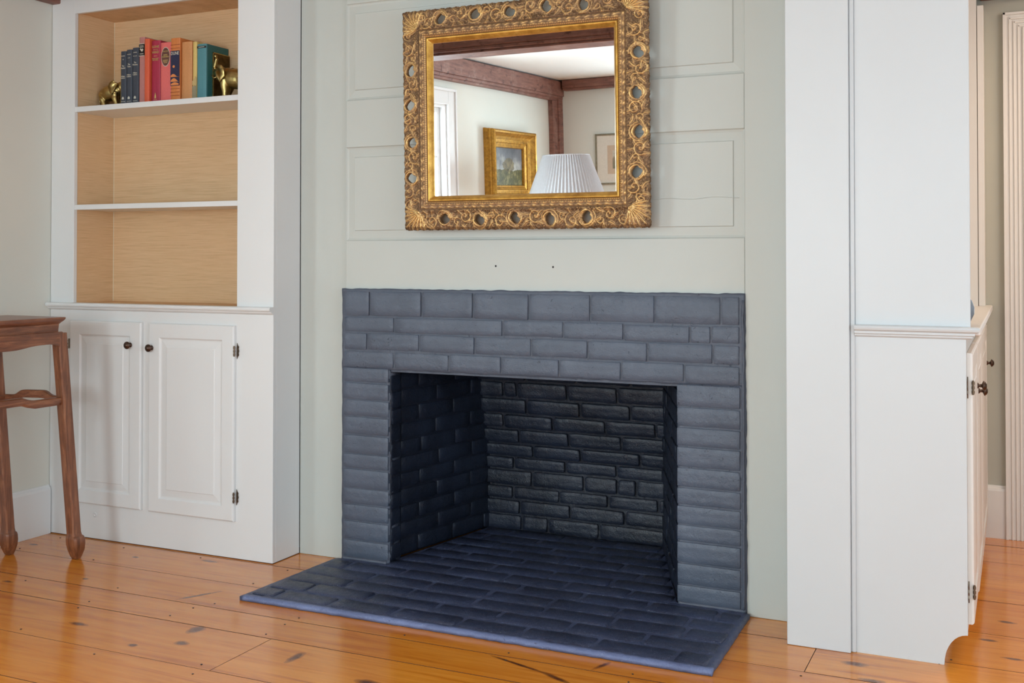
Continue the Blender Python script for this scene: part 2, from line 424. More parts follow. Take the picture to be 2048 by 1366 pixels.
def window(n, axis, pos, u0, u1, z0, z1, inward, wall_t=.14):
    """casing, jambs, two sashes with muntins, glass-free sash opening left to the daylight"""
    e = sempty('window_%d' % n)
    def P(u0_, u1_, d0, d1, v0, v1, mm):
        lo, hi = sorted((pos + inward*d0, pos + inward*d1))
        if axis == 'x': mm.box(lo, hi, u0_, u1_, v0, v1)
        else: mm.box(u0_, u1_, lo, hi, v0, v1)
    c = .11
    m = MB(); P(u0-c, u0, -.002, .022, z0-.03, z1+c, m); P(u1, u1+c, -.002, .022, z0-.03, z1+c, m); P(u0, u1, -.002, .022, z1, z1+c, m)
    P(u0-c-.015, u0-c+.008, -.002, .034, z0-.03, z1+c+.015, m); P(u1+c-.008, u1+c+.015, -.002, .034, z0-.03, z1+c+.015, m); P(u0-c+.008, u1+c-.008, -.002, .034, z1+c-.008, z1+c+.015, m)
    m.build('casing', M['white'], e, bevel=.003)
    m = MB(); P(u0-c-.03, u1+c+.03, -.01, .06, z0-.035, z0-.002, m); m.build('sill', M['white'], e, bevel=.006)
    m = MB(); P(u0, u0+.02, -wall_t, 0, z0, z1, m); P(u1-.02, u1, -wall_t, 0, z0, z1, m); P(u0+.02, u1-.02, -wall_t, 0, z1-.02, z1, m); P(u0+.02, u1-.02, -wall_t, 0, z0, z0+.02, m)
    m.build('jamb', M['white'], e)
    m = MB(); zm = (z0+z1)/2; d0, d1 = -.085, -.05; s = .045
    a, b = u0+.02, u1-.02
    P(a, a+s, d0, d1, z0+.02, z1-.02, m); P(b-s, b, d0, d1, z0+.02, z1-.02, m)
    for zz in (z0+.02, zm-s/2, z1-.02-s): P(a+s, b-s, d0, d1, zz, zz+s, m)
    m.build('sash', M['white'], e, bevel=.003)
    m = MB(); nn = max(2, int(round((b-a)/.28)))
    for k in range(1, nn):
        u = a + (b-a)*k/nn; P(u-.01, u+.01, d0+.005, d1-.005, z0+.06, z1-.06, m)
    for zz in (z0+(zm-z0)/2, zm+(z1-zm)/2): P(a+s, b-s, d0+.006, d1-.006, zz-.01, zz+.01, m)
    m.build('muntin', M['white'], e)
    return e
window(1, 'x', XL, *WL, 1)
window(2, 'y', YB, *WB1, 1)
window(3, 'y', YB, *WB2, 1)
window(4, 'x', XR, *WR, -1)

# beams
def beam(name, x0, x1, y0, y1, z0, z1, bead=None):
    m = MB().box(x0, x1, y0, y1, z0, z1)
    return m
b = MB(); b.box(XL, XR, -2.36, -2.10, 2.385, ZC); b.box(XL, XR, -2.352, -2.108, 2.365, 2.387); b.box(XL, XR, -2.335, -2.125, 2.35, 2.367)
struct(b.build('trim_1', M['beam'], bevel=.006))
b = MB(); b.box(XL, XL+.080, YB, .12, 2.45, ZC-.012); b.box(XL, XL+.068, YB, .12, 2.425, 2.452); b.box(XL, XL+.052, YB, .12, 2.405, 2.43)
struct(b.build('trim_2', M['beam'], bevel=.006))
b = MB(); b.box(XL+.1, XR, YB, YB+.10, 2.52, ZC-.004); b.box(XL+.1, XR, YB, YB+.085, 2.50, 2.522)
struct(b.build('trim_3', M['beam'], bevel=.005))
b = MB(); b.box(XL, XL+.050, YB, YB+.21, 0, 2.5); b.box(XL, XL+.065, YB, YB+.10, 0, 2.5)
struct(b.build('trim_4', M['beam'], bevel=.006))
b = MB(); b.box(-.147, XR, YH-.10, YH, 2.405, ZC); struct(b.build('trim_5', M['beam'], bevel=.004))
b = MB(); b.box(XL+.12, -2.76, -.26, .1, 2.43, ZC); struct(b.build('trim_6', M['beam'], bevel=.004))
b = MB(); b.box(-2.76, -.7, -.06, .06, 2.43, ZC); struct(b.build('trim_7', M['wall'], bevel=.004))

# ---- baseboards
def baseboard(name, mat, prof_fn, L):
    pr = [(0, 0), (.017, 0), (.017, .196), (.014, .206), (.009, .211), (.006, .218), (0, .218)]
    m = MB()
    m.extrude_poly(pr, lambda d, z: prof_fn(L[0], d, z), lambda d, z: prof_fn(L[1], d, z))
    return struct(m.build(name, mat))
baseboard('baseboard_left', M['white'], lambda a, d, z: (XL+d, a, z), (YB, -.155))
baseboard('baseboard_back', M['white'], lambda a, d, z: (a, YB+d, z), (XL+.07, XR))
baseboard('baseboard_right', M['white'], lambda a, d, z: (XR-d, a, z), (YB, YH))
baseboard('baseboard_hall', M['warmwhite'], lambda a, d, z: (a, YH-d, z*1.07), (-.4, -.056))

# ------------------------------------------------------------------ CHIMNEY BREAST PANELLING
wc = sempty('wall_chimney')
def board(name, x0, x1, z0, z1, y=.018, t=.05, bevel=.0035):
    return box(name, M['wall'], x0, x1, y, y+t, z0, z1, wc, bevel=bevel)
board('board', -2.765, -2.527, 0, ZC, .034)
board('board', -.869, -.60, 0, ZC, .008)
board('board', -2.526, -.870, 1.1, 1.319, .016)
board('board', -2.526, -.870, 1.703, 1.899, .016)
board('board', -2.526, -.870, 2.298, ZC, .016)
def raised_panel(z0, z1, crack=None):
    x0, x1 = -2.526, -.870
    rings = []
    for ins, y in ((-.004, .06), (-.002, .020), (.003, .024), (.010, .0265), (.040, .0235), (.0425, .019), (.047, .0195)):
        rings.append([(x0+ins, y, z0+ins), (x1-ins, y, z0+ins), (x1-ins, y, z1-ins), (x0+ins, y, z1-ins)])
    m = MB(); m.rings(rings)
    return m.build('raised_panel', M['wall'], wc)
raised_panel(1.319, 1.703)
raised_panel(1.899, 2.298)
# fine shrinkage crack filler line across the lower panel, right of the mirror
m = MB(); pts = []
x = -1.25
while x < -.885:
    pts.append((x, .0192, 1.459 + .003*math.sin(x*37) + .0035*(x+1.25)/.36)); x += .012
m.tube(pts, .0011, 4); m.build('crack_filler', M['wall'], wc)
# two leftover screw holes over the firebox
for hx, hz in ((-1.838, 1.216), (-1.598, 1.213)):
    MB().lathe([(0, 0), (.0034, 0), (.004, .001), (.0026, .0014), (0, .0012)], 10, 'y', (hx, .0165, hz)).build('screw_hole', M['ink'], wc, True)

# pilaster and reveal board at the right end of the chimney wall
m = MB(); m.box(-.686, -.487, -.213, .02, 0, ZC)
struct(m.build('trim_8', M['white_dim'], bevel=.003))
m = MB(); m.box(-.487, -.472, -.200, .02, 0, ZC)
struct(m.build('trim_9', M['white_dim'], bevel=.004))

# ------------------------------------------------------------------ BRICKS
def brick_verts(w, h, d, nx, nz, amp, corner, seed):
    """front face in plane y=0 (facing -y), body back to y=d; worn uneven edges"""
    r = random.Random(seed); off = Vector((r.uniform(0, 90), r.uniform(0, 90), r.uniform(0, 90)))
    vs = []; idx = {}
    us = [0, min(.12, corner/w)] + [k/(nx-2) for k in range(1, nx-2)] + [1-min(.12, corner/w), 1] if nx > 3 else [k/nx for k in range(nx+1)]
    cw = min(.2, corner*.9/h)
    ws = [0, cw] + [k/(nz-2) for k in range(1, nz-2)] + [1-cw, 1] if nz > 3 else [0, cw, 1-cw, 1][:nz+1] if nz == 3 else [k/nz for k in range(nz+1)]
    nu, nw = len(us), len(ws)
    for j, wj in enumerate(ws):
        for i, ui in enumerate(us):
            x, z = ui*w, wj*h
            eb = i in (0, nu-1) or j in (0, nw-1)
            n1 = mnoise.noise(Vector((x*22, z*22, 0)) + off); n2 = mnoise.noise(Vector((x*60, z*60, 3)) + off)
            y = amp*(n1*.8 + n2*.5)
            if eb:
                y += corner*.45
                if i == 0: x += corner*(.15+.5*abs(n2))
                if i == nu-1: x -= corner*(.15+.5*abs(n2))
                if j == 0: z += corner*(.1+.6*abs(n1+n2*.5))
                if j == nw-1: z -= corner*(.1+.5*abs(n2))
                if i in (0, nu-1) and j in (0, nw-1):
                    y += corner*.3; x += (corner*.5 if i == 0 else -corner*.5); z += (corner*.35 if j == 0 else -corner*.35)
            idx[i, j] = len(vs); vs.append((x, y, z))
    fs = [(idx[i, j], idx[i+1, j], idx[i+1, j+1], idx[i, j+1]) for j in range(nw-1) for i in range(nu-1)]
    loop = [idx[i, 0] for i in range(nu)] + [idx[nu-1, j] for j in range(1, nw)] + [idx[i, nw-1] for i in range(nu-2, -1, -1)] + [idx[0, j] for j in range(nw-2, 0, -1)]
    n = len(loop); a_ = len(vs); vs += [vs[k] for k in loop]
    b = len(vs)
    for k in loop: vs.append((vs[k][0], d, vs[k][2]))
    fs += [(a_+k, b+k, b+(k+1) % n, a_+(k+1) % n) for k in range(n)]
    return vs, fs
BSEED = [0]
def brick(parent, mat, mtx, u0, u1, v0, v1, proud, depth=.03, amp=.0015, corner=.004, nx=7, nz=4, tilt=0.0):
    BSEED[0] += 1
    vs, fs = brick_verts(u1-u0, v1-v0, depth+proud, nx, nz, amp, corner, BSEED[0])
    me = bpy.data.meshes.new('brick'); me.from_pydata(vs, [], fs); me.materials.append(mat); me.update()
    me.polygons.foreach_set('use_smooth', [True]*len(me.polygons))
    o = bpy.data.objects.new('brick', me); COL.objects.link(o); o.parent = parent
    r = random.Random(BSEED[0]*3+1)
    o.matrix_local = mtx @ Matrix.Translation((u0, -proud + r.uniform(-.0006, .0006), v0)) @ Matrix.Rotation(tilt + r.uniform(-.006, .006), 4, 'Y')
    return o
I4 = Matrix.Identity(4)
fp = thing('fireplace', 'slate-grey painted brick fireplace surround with black firebox, under the gilt mirror', 'fireplace', (-1.70, 0, 0))
off = Matrix.Translation((1.70, 0, 0))     # children are given in world metres
J = .0038
zs = [1.010, .944, .871, .801]
rj = [[-2.522,-2.396,-2.156,-1.927,-1.69,-1.441,-1.193,-.951,-.884],
      [-2.522,-2.282,-1.80,-1.549,-1.311,-1.063,-.987,-.884],
      [-2.522,-2.409,-2.167,-1.92,-1.68,-1.451,-1.221,-.98,-.884],
      [-2.522,-2.284,-2.034,-1.806,-1.565,-1.321,-1.084,-.884]]
top = 1.115
for z, js in zip(zs, rj):
    for x0, x1 in zip(js, js[1:]):
        sag = rnd.uniform(-.002, .002)
        brick(fp, M['brick'], off, x0+J, x1-J, z+J+sag, top-J+sag, .0048+rnd.uniform(-.0018, .002), amp=.0022, corner=.0024, nx=11, nz=5, tilt=.003)
    top = z
lz = [.801,.740,.669,.601,.527,.450,.388,.309,.243,.175,.098,.027]
rz = [.799,.718,.646,.577,.503,.432,.368,.300,.241,.164,.087,.022]
for a, c_ in zip(lz, lz[1:]):
    brick(fp, M['brick'], off, -2.520, -2.309, c_+J*.8, a-J*.8, .0042+rnd.uniform(-.0015, .0015), amp=.0022, corner=.0024, nx=11, nz=5, tilt=.004)
for a, c_ in zip(rz, rz[1:]):
    brick(fp, M['brick'], off, -1.111, -.885, c_+J*.8, a-J*.8, .0046+rnd.uniform(-.0015, .0015), amp=.0022, corner=.0024, nx=11, nz=5, tilt=.004)

def sheet(parent, name, mat, mtx, u0, u1, v0, v1, nu, nv, amp, back=.03, edge=.0):
    """noisy mortar sheet with thickness, facing -y of mtx"""
    m = MB(); o_ = rnd.uniform(0, 50)
    def P(i, j):
        u = u0+(u1-u0)*i/nu; v = v0+(v1-v0)*j/nv
        y = amp*(mnoise.noise(Vector((u*25, v*25, o_)))+.5*mnoise.noise(Vector((u*70, v*70, o_))))
        if edge:
            if i in (0, nu): u += edge*mnoise.noise(Vector((u*3, v*30, o_)))
            if j in (0, nv): v += edge*mnoise.noise(Vector((u*30, v*3, o_+9)))
        return u, y, v
    g = [P(i, j) for j in range(nv+1) for i in range(nu+1)]
    loop = list(range(nu+1)) + [j*(nu+1)+nu for j in range(1, nv+1)] + [nv*(nu+1)+i for i in range(nu-1, -1, -1)] + [j*(nu+1) for j in range(nv-1, 0, -1)]
    fs = [(j*(nu+1)+i, j*(nu+1)+i+1, (j+1)*(nu+1)+i+1, (j+1)*(nu+1)+i) for j in range(nv) for i in range(nu)]
    b = len(g); g2 = g + [(g[k][0], back, g[k][2]) for k in loop]; n = len(loop)
    fs += [(loop[k], b+k, b+(k+1) % n, loop[(k+1) % n]) for k in range(n)] + [tuple(b+k for k in range(n))]
    m.add([mtx @ Vector(v) for v in g2], fs)
    return m.build(name, mat, parent, smooth=True)
sheet(fp, 'mortar', M['mortar'], off @ Matrix.Translation((0, .0008, 0)), -2.532, -.866, .797, 1.122, 220, 40, .0016, .04, .003)
sheet(fp, 'mortar', M['mortar'], off @ Matrix.Translation((0, .0008, 0)), -2.532, -2.309, .010, .799, 22, 70, .0016, .09, .003)
sheet(fp, 'mortar', M['mortar'], off @ Matrix.Translation((0, .0008, 0)), -1.110, -.864, .010, .799, 24, 70, .0016, .018, .003)
# raised paint ridge down the right-hand edge
m = MB(); pts = [(-.873+.003*mnoise.noise(Vector((0, 0, z*14))), -.001, z) for z in np.arange(.02, 1.115, .02)]
m.tube([off @ Vector(p_) for p_ in pts], .0052, 6); m.build('mortar_ridge', M['mortar'], fp, True)
# painted steel lintel bar set back under the lowest front course
m = MB(); m.box(-2.312, -1.105, .014, .10, .786, .7985, off); m.build('lintel_bar', M['mortar'], fp, bevel=.002)

# --- firebox
def frame_mtx(p0, p1):
    """u axis from p0 to p1 on the floor plan, v = z ; -y is towards the viewer side (left of u reversed)"""
    d = Vector((p1[0]-p0[0], p1[1]-p0[1], 0)); L = d.length; d.normalize()
    n = Vector((-d.y, d.x, 0))
    mt = Matrix((( d.x, n.x, 0, p0[0]), (d.y, n.y, 0, p0[1]), (0, 0, 1, 0), (0, 0, 0, 1)))
    return mt, L
def course_wall(p0, p1, zlist, mat, mmat, first, step, proud, seed, amp=.003, ptop=None):
    mt, L = frame_mtx(p0, p1); mt = off @ mt
    r = random.Random(seed)
    for k, (za, zb) in enumerate(zip(zlist, zlist[1:])):
        u = 0; e = first if k % 2 == 0 else first - step/2
        if e <= .03: e += step
        while u < L-.02:
            e2 = min(e + r.uniform(-.012, .012), L)
            if L-e2 < .05: e2 = L
            brick(fp, mat, mt, u+.004, e2-.004, za+.004, zb-.004, proud+r.uniform(-.003, .003), amp=amp, corner=.005, nx=7, nz=4)
            u = e2; e = u + step
    sheet(fp, 'mortar', mmat, mt, 0, L, zlist[0], zlist[-1], max(4, int(L*45)), 30, .002, .05)
zz = [.02, .09, .158, .226, .296, .362, .43, .498, .566, .636, .706, .776, .85, .92, 1.0]
# left jamb return, left cheek (recessed), right cheek
course_wall((-2.308, .012), (-2.309, .100), zz[:12]+[.80], M['brickin'], M['mortarin'], .2, .2, .004, 3)
course_wall((-2.324, .10), (-2.205, .74), zz, M['brickin'], M['mortarin'], .13, .235, .006, 4)
course_wall((-1.375, .70), (-1.109, .012), zz, M['brickin'], M['mortarin'], .10, .22, .005, 5)
# back wall, upright below and leaning forward above
bz = [.016,.088,.155,.216,.29,.35,.412,.481,.549,.622,.698,.768,.84,.91,.98]
bx = [[-2.24,-2.041,-1.913,-1.671,-1.34],[-2.24,-2.048,-1.805,-1.552,-1.34],[-2.24,-2.083,-1.858,-1.627,-1.401,-1.34],[-2.24,-1.989,-1.741,-1.585,-1.499,-1.34],
      [-2.24,-2.078,-1.827,-1.588,-1.34],[-2.24,-1.981,-1.751,-1.479,-1.34],[-2.24,-2.043,-1.804,-1.56,-1.34],[-2.24,-2.115,-1.875,-1.628,-1.401,-1.34],
      [-2.24,-1.996,-1.741,-1.51,-1.34],[-2.24,-2.104,-2.038,-1.795,-1.565,-1.34],[-2.24,-1.99,-1.75,-1.5,-1.34],[-2.24,-2.1,-1.86,-1.6,-1.34],[-2.24,-2.0,-1.75,-1.5,-1.34],[-2.24,-2.1,-1.86,-1.6,-1.34]]
def yb(z): return .725 if z < .33 else .725 - (z-.33)*.19
vs = []; nb = 60
for z in [k*.02 for k in range(52)]:
    for i in range(nb+1):
        x = -2.26 + .95*i/nb
        vs.append(off @ Vector((x, yb(z)+.003*mnoise.noise(Vector((x*25, 3, z*25))), z)))
fs = [(j*(nb+1)+i, j*(nb+1)+i+1, (j+1)*(nb+1)+i+1, (j+1)*(nb+1)+i) for j in range(51) for i in range(nb)]
m = MB().add(vs, fs); o = m.build('mortar', M['mortarin'], fp, True)
so = o.modifiers.new('t', 'SOLIDIFY'); so.thickness = .004; so.offset = 0
for k, js in enumerate(bx):
    za, zb = bz[k], bz[k+1]
    ang = math.atan2(yb(zb)-yb(za), zb-za)
    mt = off @ Matrix.Translation((0, yb(za), za)) @ Matrix.Rotation(-ang, 4, 'X')
    for x0, x1 in zip(js, js[1:]):
        brick(fp, M['brickin'], mt, x0+.005, x1-.005, .0045, (zb-za)-.0045, .017+rnd.uniform(-.003, .004), amp=.0045, corner=.006, nx=9, nz=5, tilt=.006)
box('throat_light_stop', M['mortarin'], -2.36+1.7, -1.06+1.7, .04, .99, 1.0, 1.1, fp)  # unseen slab added to close the firebox top against light leaks

# --- hearth
he = thing('hearth', 'blue-black painted brick hearth set in the pine floor before the firebox', 'hearth', (-1.70, -.27, 0))
offh = Matrix.Translation((1.70, .27, 0))
hy = [-.572, -.458, -.352, -.246, -.140, -.034, .072, .178, .284, .390, .496, .602, .705]
def hb(y, side):   # hearth outline in x at depth y
    if y < 0: return (-2.55 - .03*(-y/.57)) if side < 0 else (-.855 + .012*(-y/.57))
    return (-2.318 + (y-.1)*.18) if side < 0 else (-1.112 - y*.375)
FJ = {0: [-2.46,-2.224,-1.97,-1.72,-1.485,-1.233,-.971], 1: [-2.398,-2.14,-1.87,-1.627,-1.365,-1.103], 2: [-2.30,-2.04,-1.77,-1.51,-1.25,-1.0]}
MH = Matrix(((1,0,0,0),(0,0,1,0),(0,-1,0,0),(0,0,0,1)))   # u->x, v->y, proud -> +z
mtH = offh @ Matrix.Translation((0, 0, .013)) @ MH
for k, (ya, yc) in enumerate(zip(hy, hy[1:])):
    lo, hi = hb((ya+yc)/2, -1)+.012, hb((ya+yc)/2, 1)-.012
    js = [j for j in FJ.get(k, [-2.45+.1245*(k % 2)+.249*q+((k*37) % 7)*.01 for q in range(0, 8)]) if lo+.06 < j < hi-.06]
    js = [lo] + js + [hi]
    for x0, x1 in zip(js, js[1:]):
        brick(he, M['hearth'], mtH, x0+.0045, x1-.0045, ya+.0055+(.014 if k == 0 else 0), yc-.0045, .0068+rnd.uniform(-.0015, .002), depth=.012, amp=.0022, corner=.008, nx=8, nz=4, tilt=rnd.uniform(-.004, .004))
# mortar bed following the hearth outline, rough lip with bluish window sheen in its paint
vs = []; nu, nv = 120, 84; y0, y1 = -.586, .72
for j in range(nv+1):
    y = y0+(y1-y0)*j/nv
    lo, hi = hb(y, -1)-.004, hb(y, 1)+.004
    for i in range(nu+1):
        x = lo+(hi-lo)*i/nu
        q = mnoise.noise(Vector((x*30, y*30, 1)))
        z = .0165 + .0035*q
        yy = y
        if j == 0: yy += .006*mnoise.noise(Vector((x*24, 5, 5)))+.002; z = .011
        if i in (0, nu): x += .003*q; z = .015
        vs.append(offh @ Vector((x, yy, z)))
fs = [(j*(nu+1)+i, j*(nu+1)+i+1, (j+1)*(nu+1)+i+1, (j+1)*(nu+1)+i) for j in range(nv) for i in range(nu)]
loop = list(range(nu+1)) + [j*(nu+1)+nu for j in range(1, nv+1)] + [nv*(nu+1)+i for i in range(nu-1, -1, -1)] + [j*(nu+1) for j in range(nv-1, 0, -1)]
b = len(vs); vs += [Vector((vs[k].x, vs[k].y, .0006)) for k in loop]; n = len(loop)
fs += [(loop[k], b+k, b+(k+1) % n, loop[(k+1) % n]) for k in range(n)]
MB().add(vs, fs).build('mortar', M['hearthm'], he, True)
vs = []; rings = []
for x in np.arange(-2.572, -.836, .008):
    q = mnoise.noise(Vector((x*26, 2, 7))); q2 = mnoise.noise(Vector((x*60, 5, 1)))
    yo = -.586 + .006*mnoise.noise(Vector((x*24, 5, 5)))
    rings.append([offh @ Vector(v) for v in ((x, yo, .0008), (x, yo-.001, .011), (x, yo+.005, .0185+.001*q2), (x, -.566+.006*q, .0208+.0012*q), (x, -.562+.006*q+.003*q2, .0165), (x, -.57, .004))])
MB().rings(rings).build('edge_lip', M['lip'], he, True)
# mortar fillet where the surround meets the hearth
for xa, xb in ((-2.527, -2.312), (-1.106, -.866)):
    m = MB(); m.tube([offh @ Vector((x, .0 + .002*mnoise.noise(Vector((x*30, 0, 0))), .0185)) for x in np.arange(xa, xb, .01)], .0085, 6)
    m.build('mortar_fillet', M['mortar'], he, True)

# ------------------------------------------------------------------ BOOKCASE (left)
CX0, CX1 = XL+.002, -2.766
YF = -.15
bc = thing('built_in_bookcase', 'white built-in bookcase with open niche above and two cupboard doors below', 'bookcase', (-3.39, YF, 0))
OB = Matrix.Translation((3.39, .15, 0))
def bb(m, *a): m.box(*a, OB); return m
m = MB()
bb(m, CX0, -3.868, YF, YF+.02, 1.045, 2.428); bb(m, -2.952, CX1, YF, YF+.02, 1.045, 2.428); bb(m, -3.868, -2.952, YF, YF+.02, 2.352, 2.428)
m.build('face_frame', M['white'], bc, bevel=.002)
m = MB()
bb(m, CX0, CX1, YF, YF+.02, 0, 1.02); bb(m, CX1-.02, CX1, YF+.02, .034, 0, 2.428)
m.build('carcass', M['white'], bc, bevel=.002)
# moulded ledge
pr = [(-.02, 1.046), (.026, 1.046), (.031, 1.042), (.032, 1.036), (.029, 1.030), (.020, 1.027), (.017, 1.021), (.009, 1.016), (.0, 1.014), (-.02, 1.014)]
m = MB(); m.extrude_poly(pr, lambda d, z: OB @ Vector((CX0, YF-d, z)), lambda d, z: OB @ Vector((CX1+.004, YF-d, z)))
m.build('ledge', M['white'], bc)
# niche lining
NX0, NX1, NY = -3.870, -2.935, .092
m = MB()
bb(m, NX0-.012, NX0, YF+.02, NY, 1.03, 2.40); bb(m, NX1, NX1+.012, YF+.02, NY, 1.03, 2.40)
bb(m, NX0-.012, NX1+.012, NY, NY+.012, 1.03, 2.40); bb(m, NX0, NX1, YF+.02, NY, 2.358, 2.40); bb(m, NX0, NX1, YF+.02, NY, 1.03, 1.0445)
m.build('niche_lining', M['cloth'], bc)
m = MB()
for zz_ in ((1.0445, 1.466), (1.488, 1.908), (1.93, 2.357)):
    m.tube([OB @ Vector((NX0+.0008, NY-.0008, zz_[0])), OB @ Vector((NX0+.0008, NY-.0008, zz_[1]))], .0014, 5)
m.build('corner_caulk', M['page'], bc)
for za, zb in ((1.464, 1.487), (1.906, 1.930)):
    m = MB(); bb(m, NX0, NX1, YF+.004, NY, za, zb); m.build('shelf', M['white'], bc, bevel=.002)
def cup_door(name, parent, mt, w, h, knob, hinge_side, mat, hinges=True):
    """lipped raised-panel door; local x 0..w, z 0..h, front face at y=-.017"""
    rings = []
    for ins, y in ((0, 0), (0, -.012), (.003, -.0165), (.006, -.018)):
        rings.append([(ins, y, ins), (w-ins, y, ins), (w-ins, y, h-ins), (ins, y, h-ins)])
    s = .060
    for ins, y in ((s, -.018), (s+.004, -.0145), (s+.007, -.012), (s+.012, -.0115), (s+.040, -.0155), (s+.043, -.0175), (s+.046, -.0175)):
        rings.append([(ins, y, ins), (w-ins, y, ins), (w-ins, y, h-ins), (ins, y, h-ins)])
    m = MB(); m.rings([[mt @ Vector(v) for v in r] for r in rings])
    d = m.build(name, mat, parent)
    kx, kz = knob
    pr = [(0, .030), (.008, .0295), (.0085, .027), (.013, .0262), (.0135, .023), (.0165, .0215), (.0165, .0185), (.012, .016), (.006, .0135), (.005, .006), (.009, .003), (.0105, 0), (0, 0)]
    m = MB(); m.lathe(pr[::-1], 20, 'y', (kx, -.018, kz)); m.v = [tuple(mt @ Vector(v)) for v in m.v]
    m.build('knob', M['bronze'], d, True)
    if hinges:
        for hz in (.10, h-.105):
            m = MB(); hx = w+.006 if hinge_side > 0 else -.006; sg = hinge_side
            m.tube([(hx-.003*sg, -.0185, hz-.022), (hx-.003*sg, -.0185, hz+.022)], .0032, 8)
            for q in (-.014, 0, .014):
                m.tube([(hx-.003*sg, -.0185, hz+q-.004), (hx-.003*sg, -.0185, hz+q+.004)], .0045, 8)
            prof = [(0, .033), (.0035, .024), (.009, .018), (.007, .009), (.010, 0), (.007, -.009), (.009, -.018), (.0035, -.024), (0, -.033)]
            m.extrude_poly([(hx+a_*sg, hz+b_) for a_, b_ in prof], lambda x, z: (x, -.0015, z), lambda x, z: (x, -.0045, z))
            m.v = [tuple(mt @ Vector(v)) for v in m.v]
            m.build('hinge', M['hinge'], d)
    return d
mt = OB @ Matrix.Translation((-3.872, YF, .156)); cup_door('door', bc, mt, .417, .812, (.358, .712), -1, M['white'])
mt = OB @ Matrix.Translation((-3.412, YF, .156)); cup_door('door', bc, mt, .459, .810, (.018, .704), 1, M['white'])
MB().lathe([(0, 0), (.011, 0), (.011, .001), (.008, .0025), (.0045, .0025), (.003, .0012), (0, .0012)], 18, 'y', tuple(OB @ Vector((-3.73, YF, .108)))).build('screw_plug', M['white'], bc, True)
# thin dark brown line where cabinet meets floor
m = MB(); bb(m, CX0, CX1+.001, YF-.0015, YF, 0, .003); bb(m, CX1, CX1+.001, YF, .03, 0, .003); m.build('shoe_line', M['gap'], bc)

# ------------------------------------------------------------------ RIGHT-HAND CABINET (seen end-on)
rc = thing('built_in_sideboard', 'white built-in sideboard seen end-on beside the hall, with counter and bronze knobs', 'cabinet', (-.31, .6, 0))
OR = Matrix.Translation((.31, -.6, 0))
YE = -.192
# lower end panel with quarter-round toe cut-out
poly = [(-.472, 0), (-.2135, 0)] + [(-.2135+.066-.066*math.cos(a), .098*math.sin(a)) for a in np.linspace(.12, PI/2-.05, 9)] + [(-.146, .098), (-.146, 1.006), (-.472, 1.006)]
m = MB(); m.extrude_poly(poly, lambda x, z: OR @ Vector((x, YE, z)), lambda x, z: OR @ Vector((x, YE+.02, z))); m.build('end_panel', M['white_dim'], rc)
box('upper_end_panel', M['white_dim'], -.472+.31, -.133+.31, YE-.6, YE+.02-.6, 1.03, ZC-.001, rc, bevel=.002)
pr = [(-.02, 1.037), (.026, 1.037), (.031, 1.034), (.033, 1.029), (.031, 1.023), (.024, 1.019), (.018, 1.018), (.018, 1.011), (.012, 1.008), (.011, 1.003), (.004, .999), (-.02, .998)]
m = MB(); m.extrude_poly(pr, lambda d, z: OR @ Vector((-.472, YE-d, z)), lambda d, z: OR @ Vector((-.138+d, YE-d, z))); m.build('ledge', M['white_dim'], rc)
m = MB(); m.box(-.58, -.104, YE, 1.545, 1.010, 1.036, OR); m.build('counter', M['warmwhite'], rc, bevel=.006)
m = MB(); m.box(-.47, -.147, YE+.02, 1.545, .10, 1.010, OR); m.box(-.47, -.215, YE+.02, 1.545, 0, .10, OR); m.build('carcass', M['warmwhite'], rc)
# far end of the open hutch and its front stile
m = MB(); m.box(-.58, -.160, 1.40, 1.42, 1.036, ZC-.001, OR); m.build('hutch_end', M['warmwhite'], rc)
m = MB(); m.box(-.158, -.132, 1.42, 1.548, 1.036, 2.36, OR); m.build('hutch_stile', M['warmwhite'], rc, bevel=.002)
m = MB(); m.box(-.60, -.58, YE+.02, 1.4, 1.036, ZC, OR); m.build('hutch_back', M['warmwhite'], rc)
m = MB(); m.box(-.58, -.17, YE+.02, 1.4, 2.45, ZC-.002, OR); m.build('hutch_top', M['warmwhite'], rc)
RZ = Matrix.Rotation(PI/2, 4, 'Z')      # local -y faces +x, local x runs to +y
doors = [(-.165, .43, .125, 1, -1), (.30, .46, .095, 0, 1), (.79, .70, .095, 1, 1)]
for (ys, wd, zlo, kn_, hs) in doors:
    mt = OR @ Matrix.Translation((-.146, ys, zlo)) @ RZ
    cup_door('door', rc, mt, wd, .955-zlo-.0, ((wd-.04) if kn_ else .04, .69+.0), hs, M['warmwhite'], hinges=(ys < 0))
# small round pot on the counter
po = MB().lathe([(0, 0), (.030, 0), (.042, .012), (.052, .035), (.053, .055), (.045, .078), (.030, .092), (.022, .10), (.026, .108), (.024, .11), (.018, .10), (0, .098)], 28)
o = tag(po.build('round_pot', M['stoneware'], smooth=True), 'small rounded grey-blue pot on the sideboard counter', 'pot'); o.location = (-.178, -.08, 1.0365)

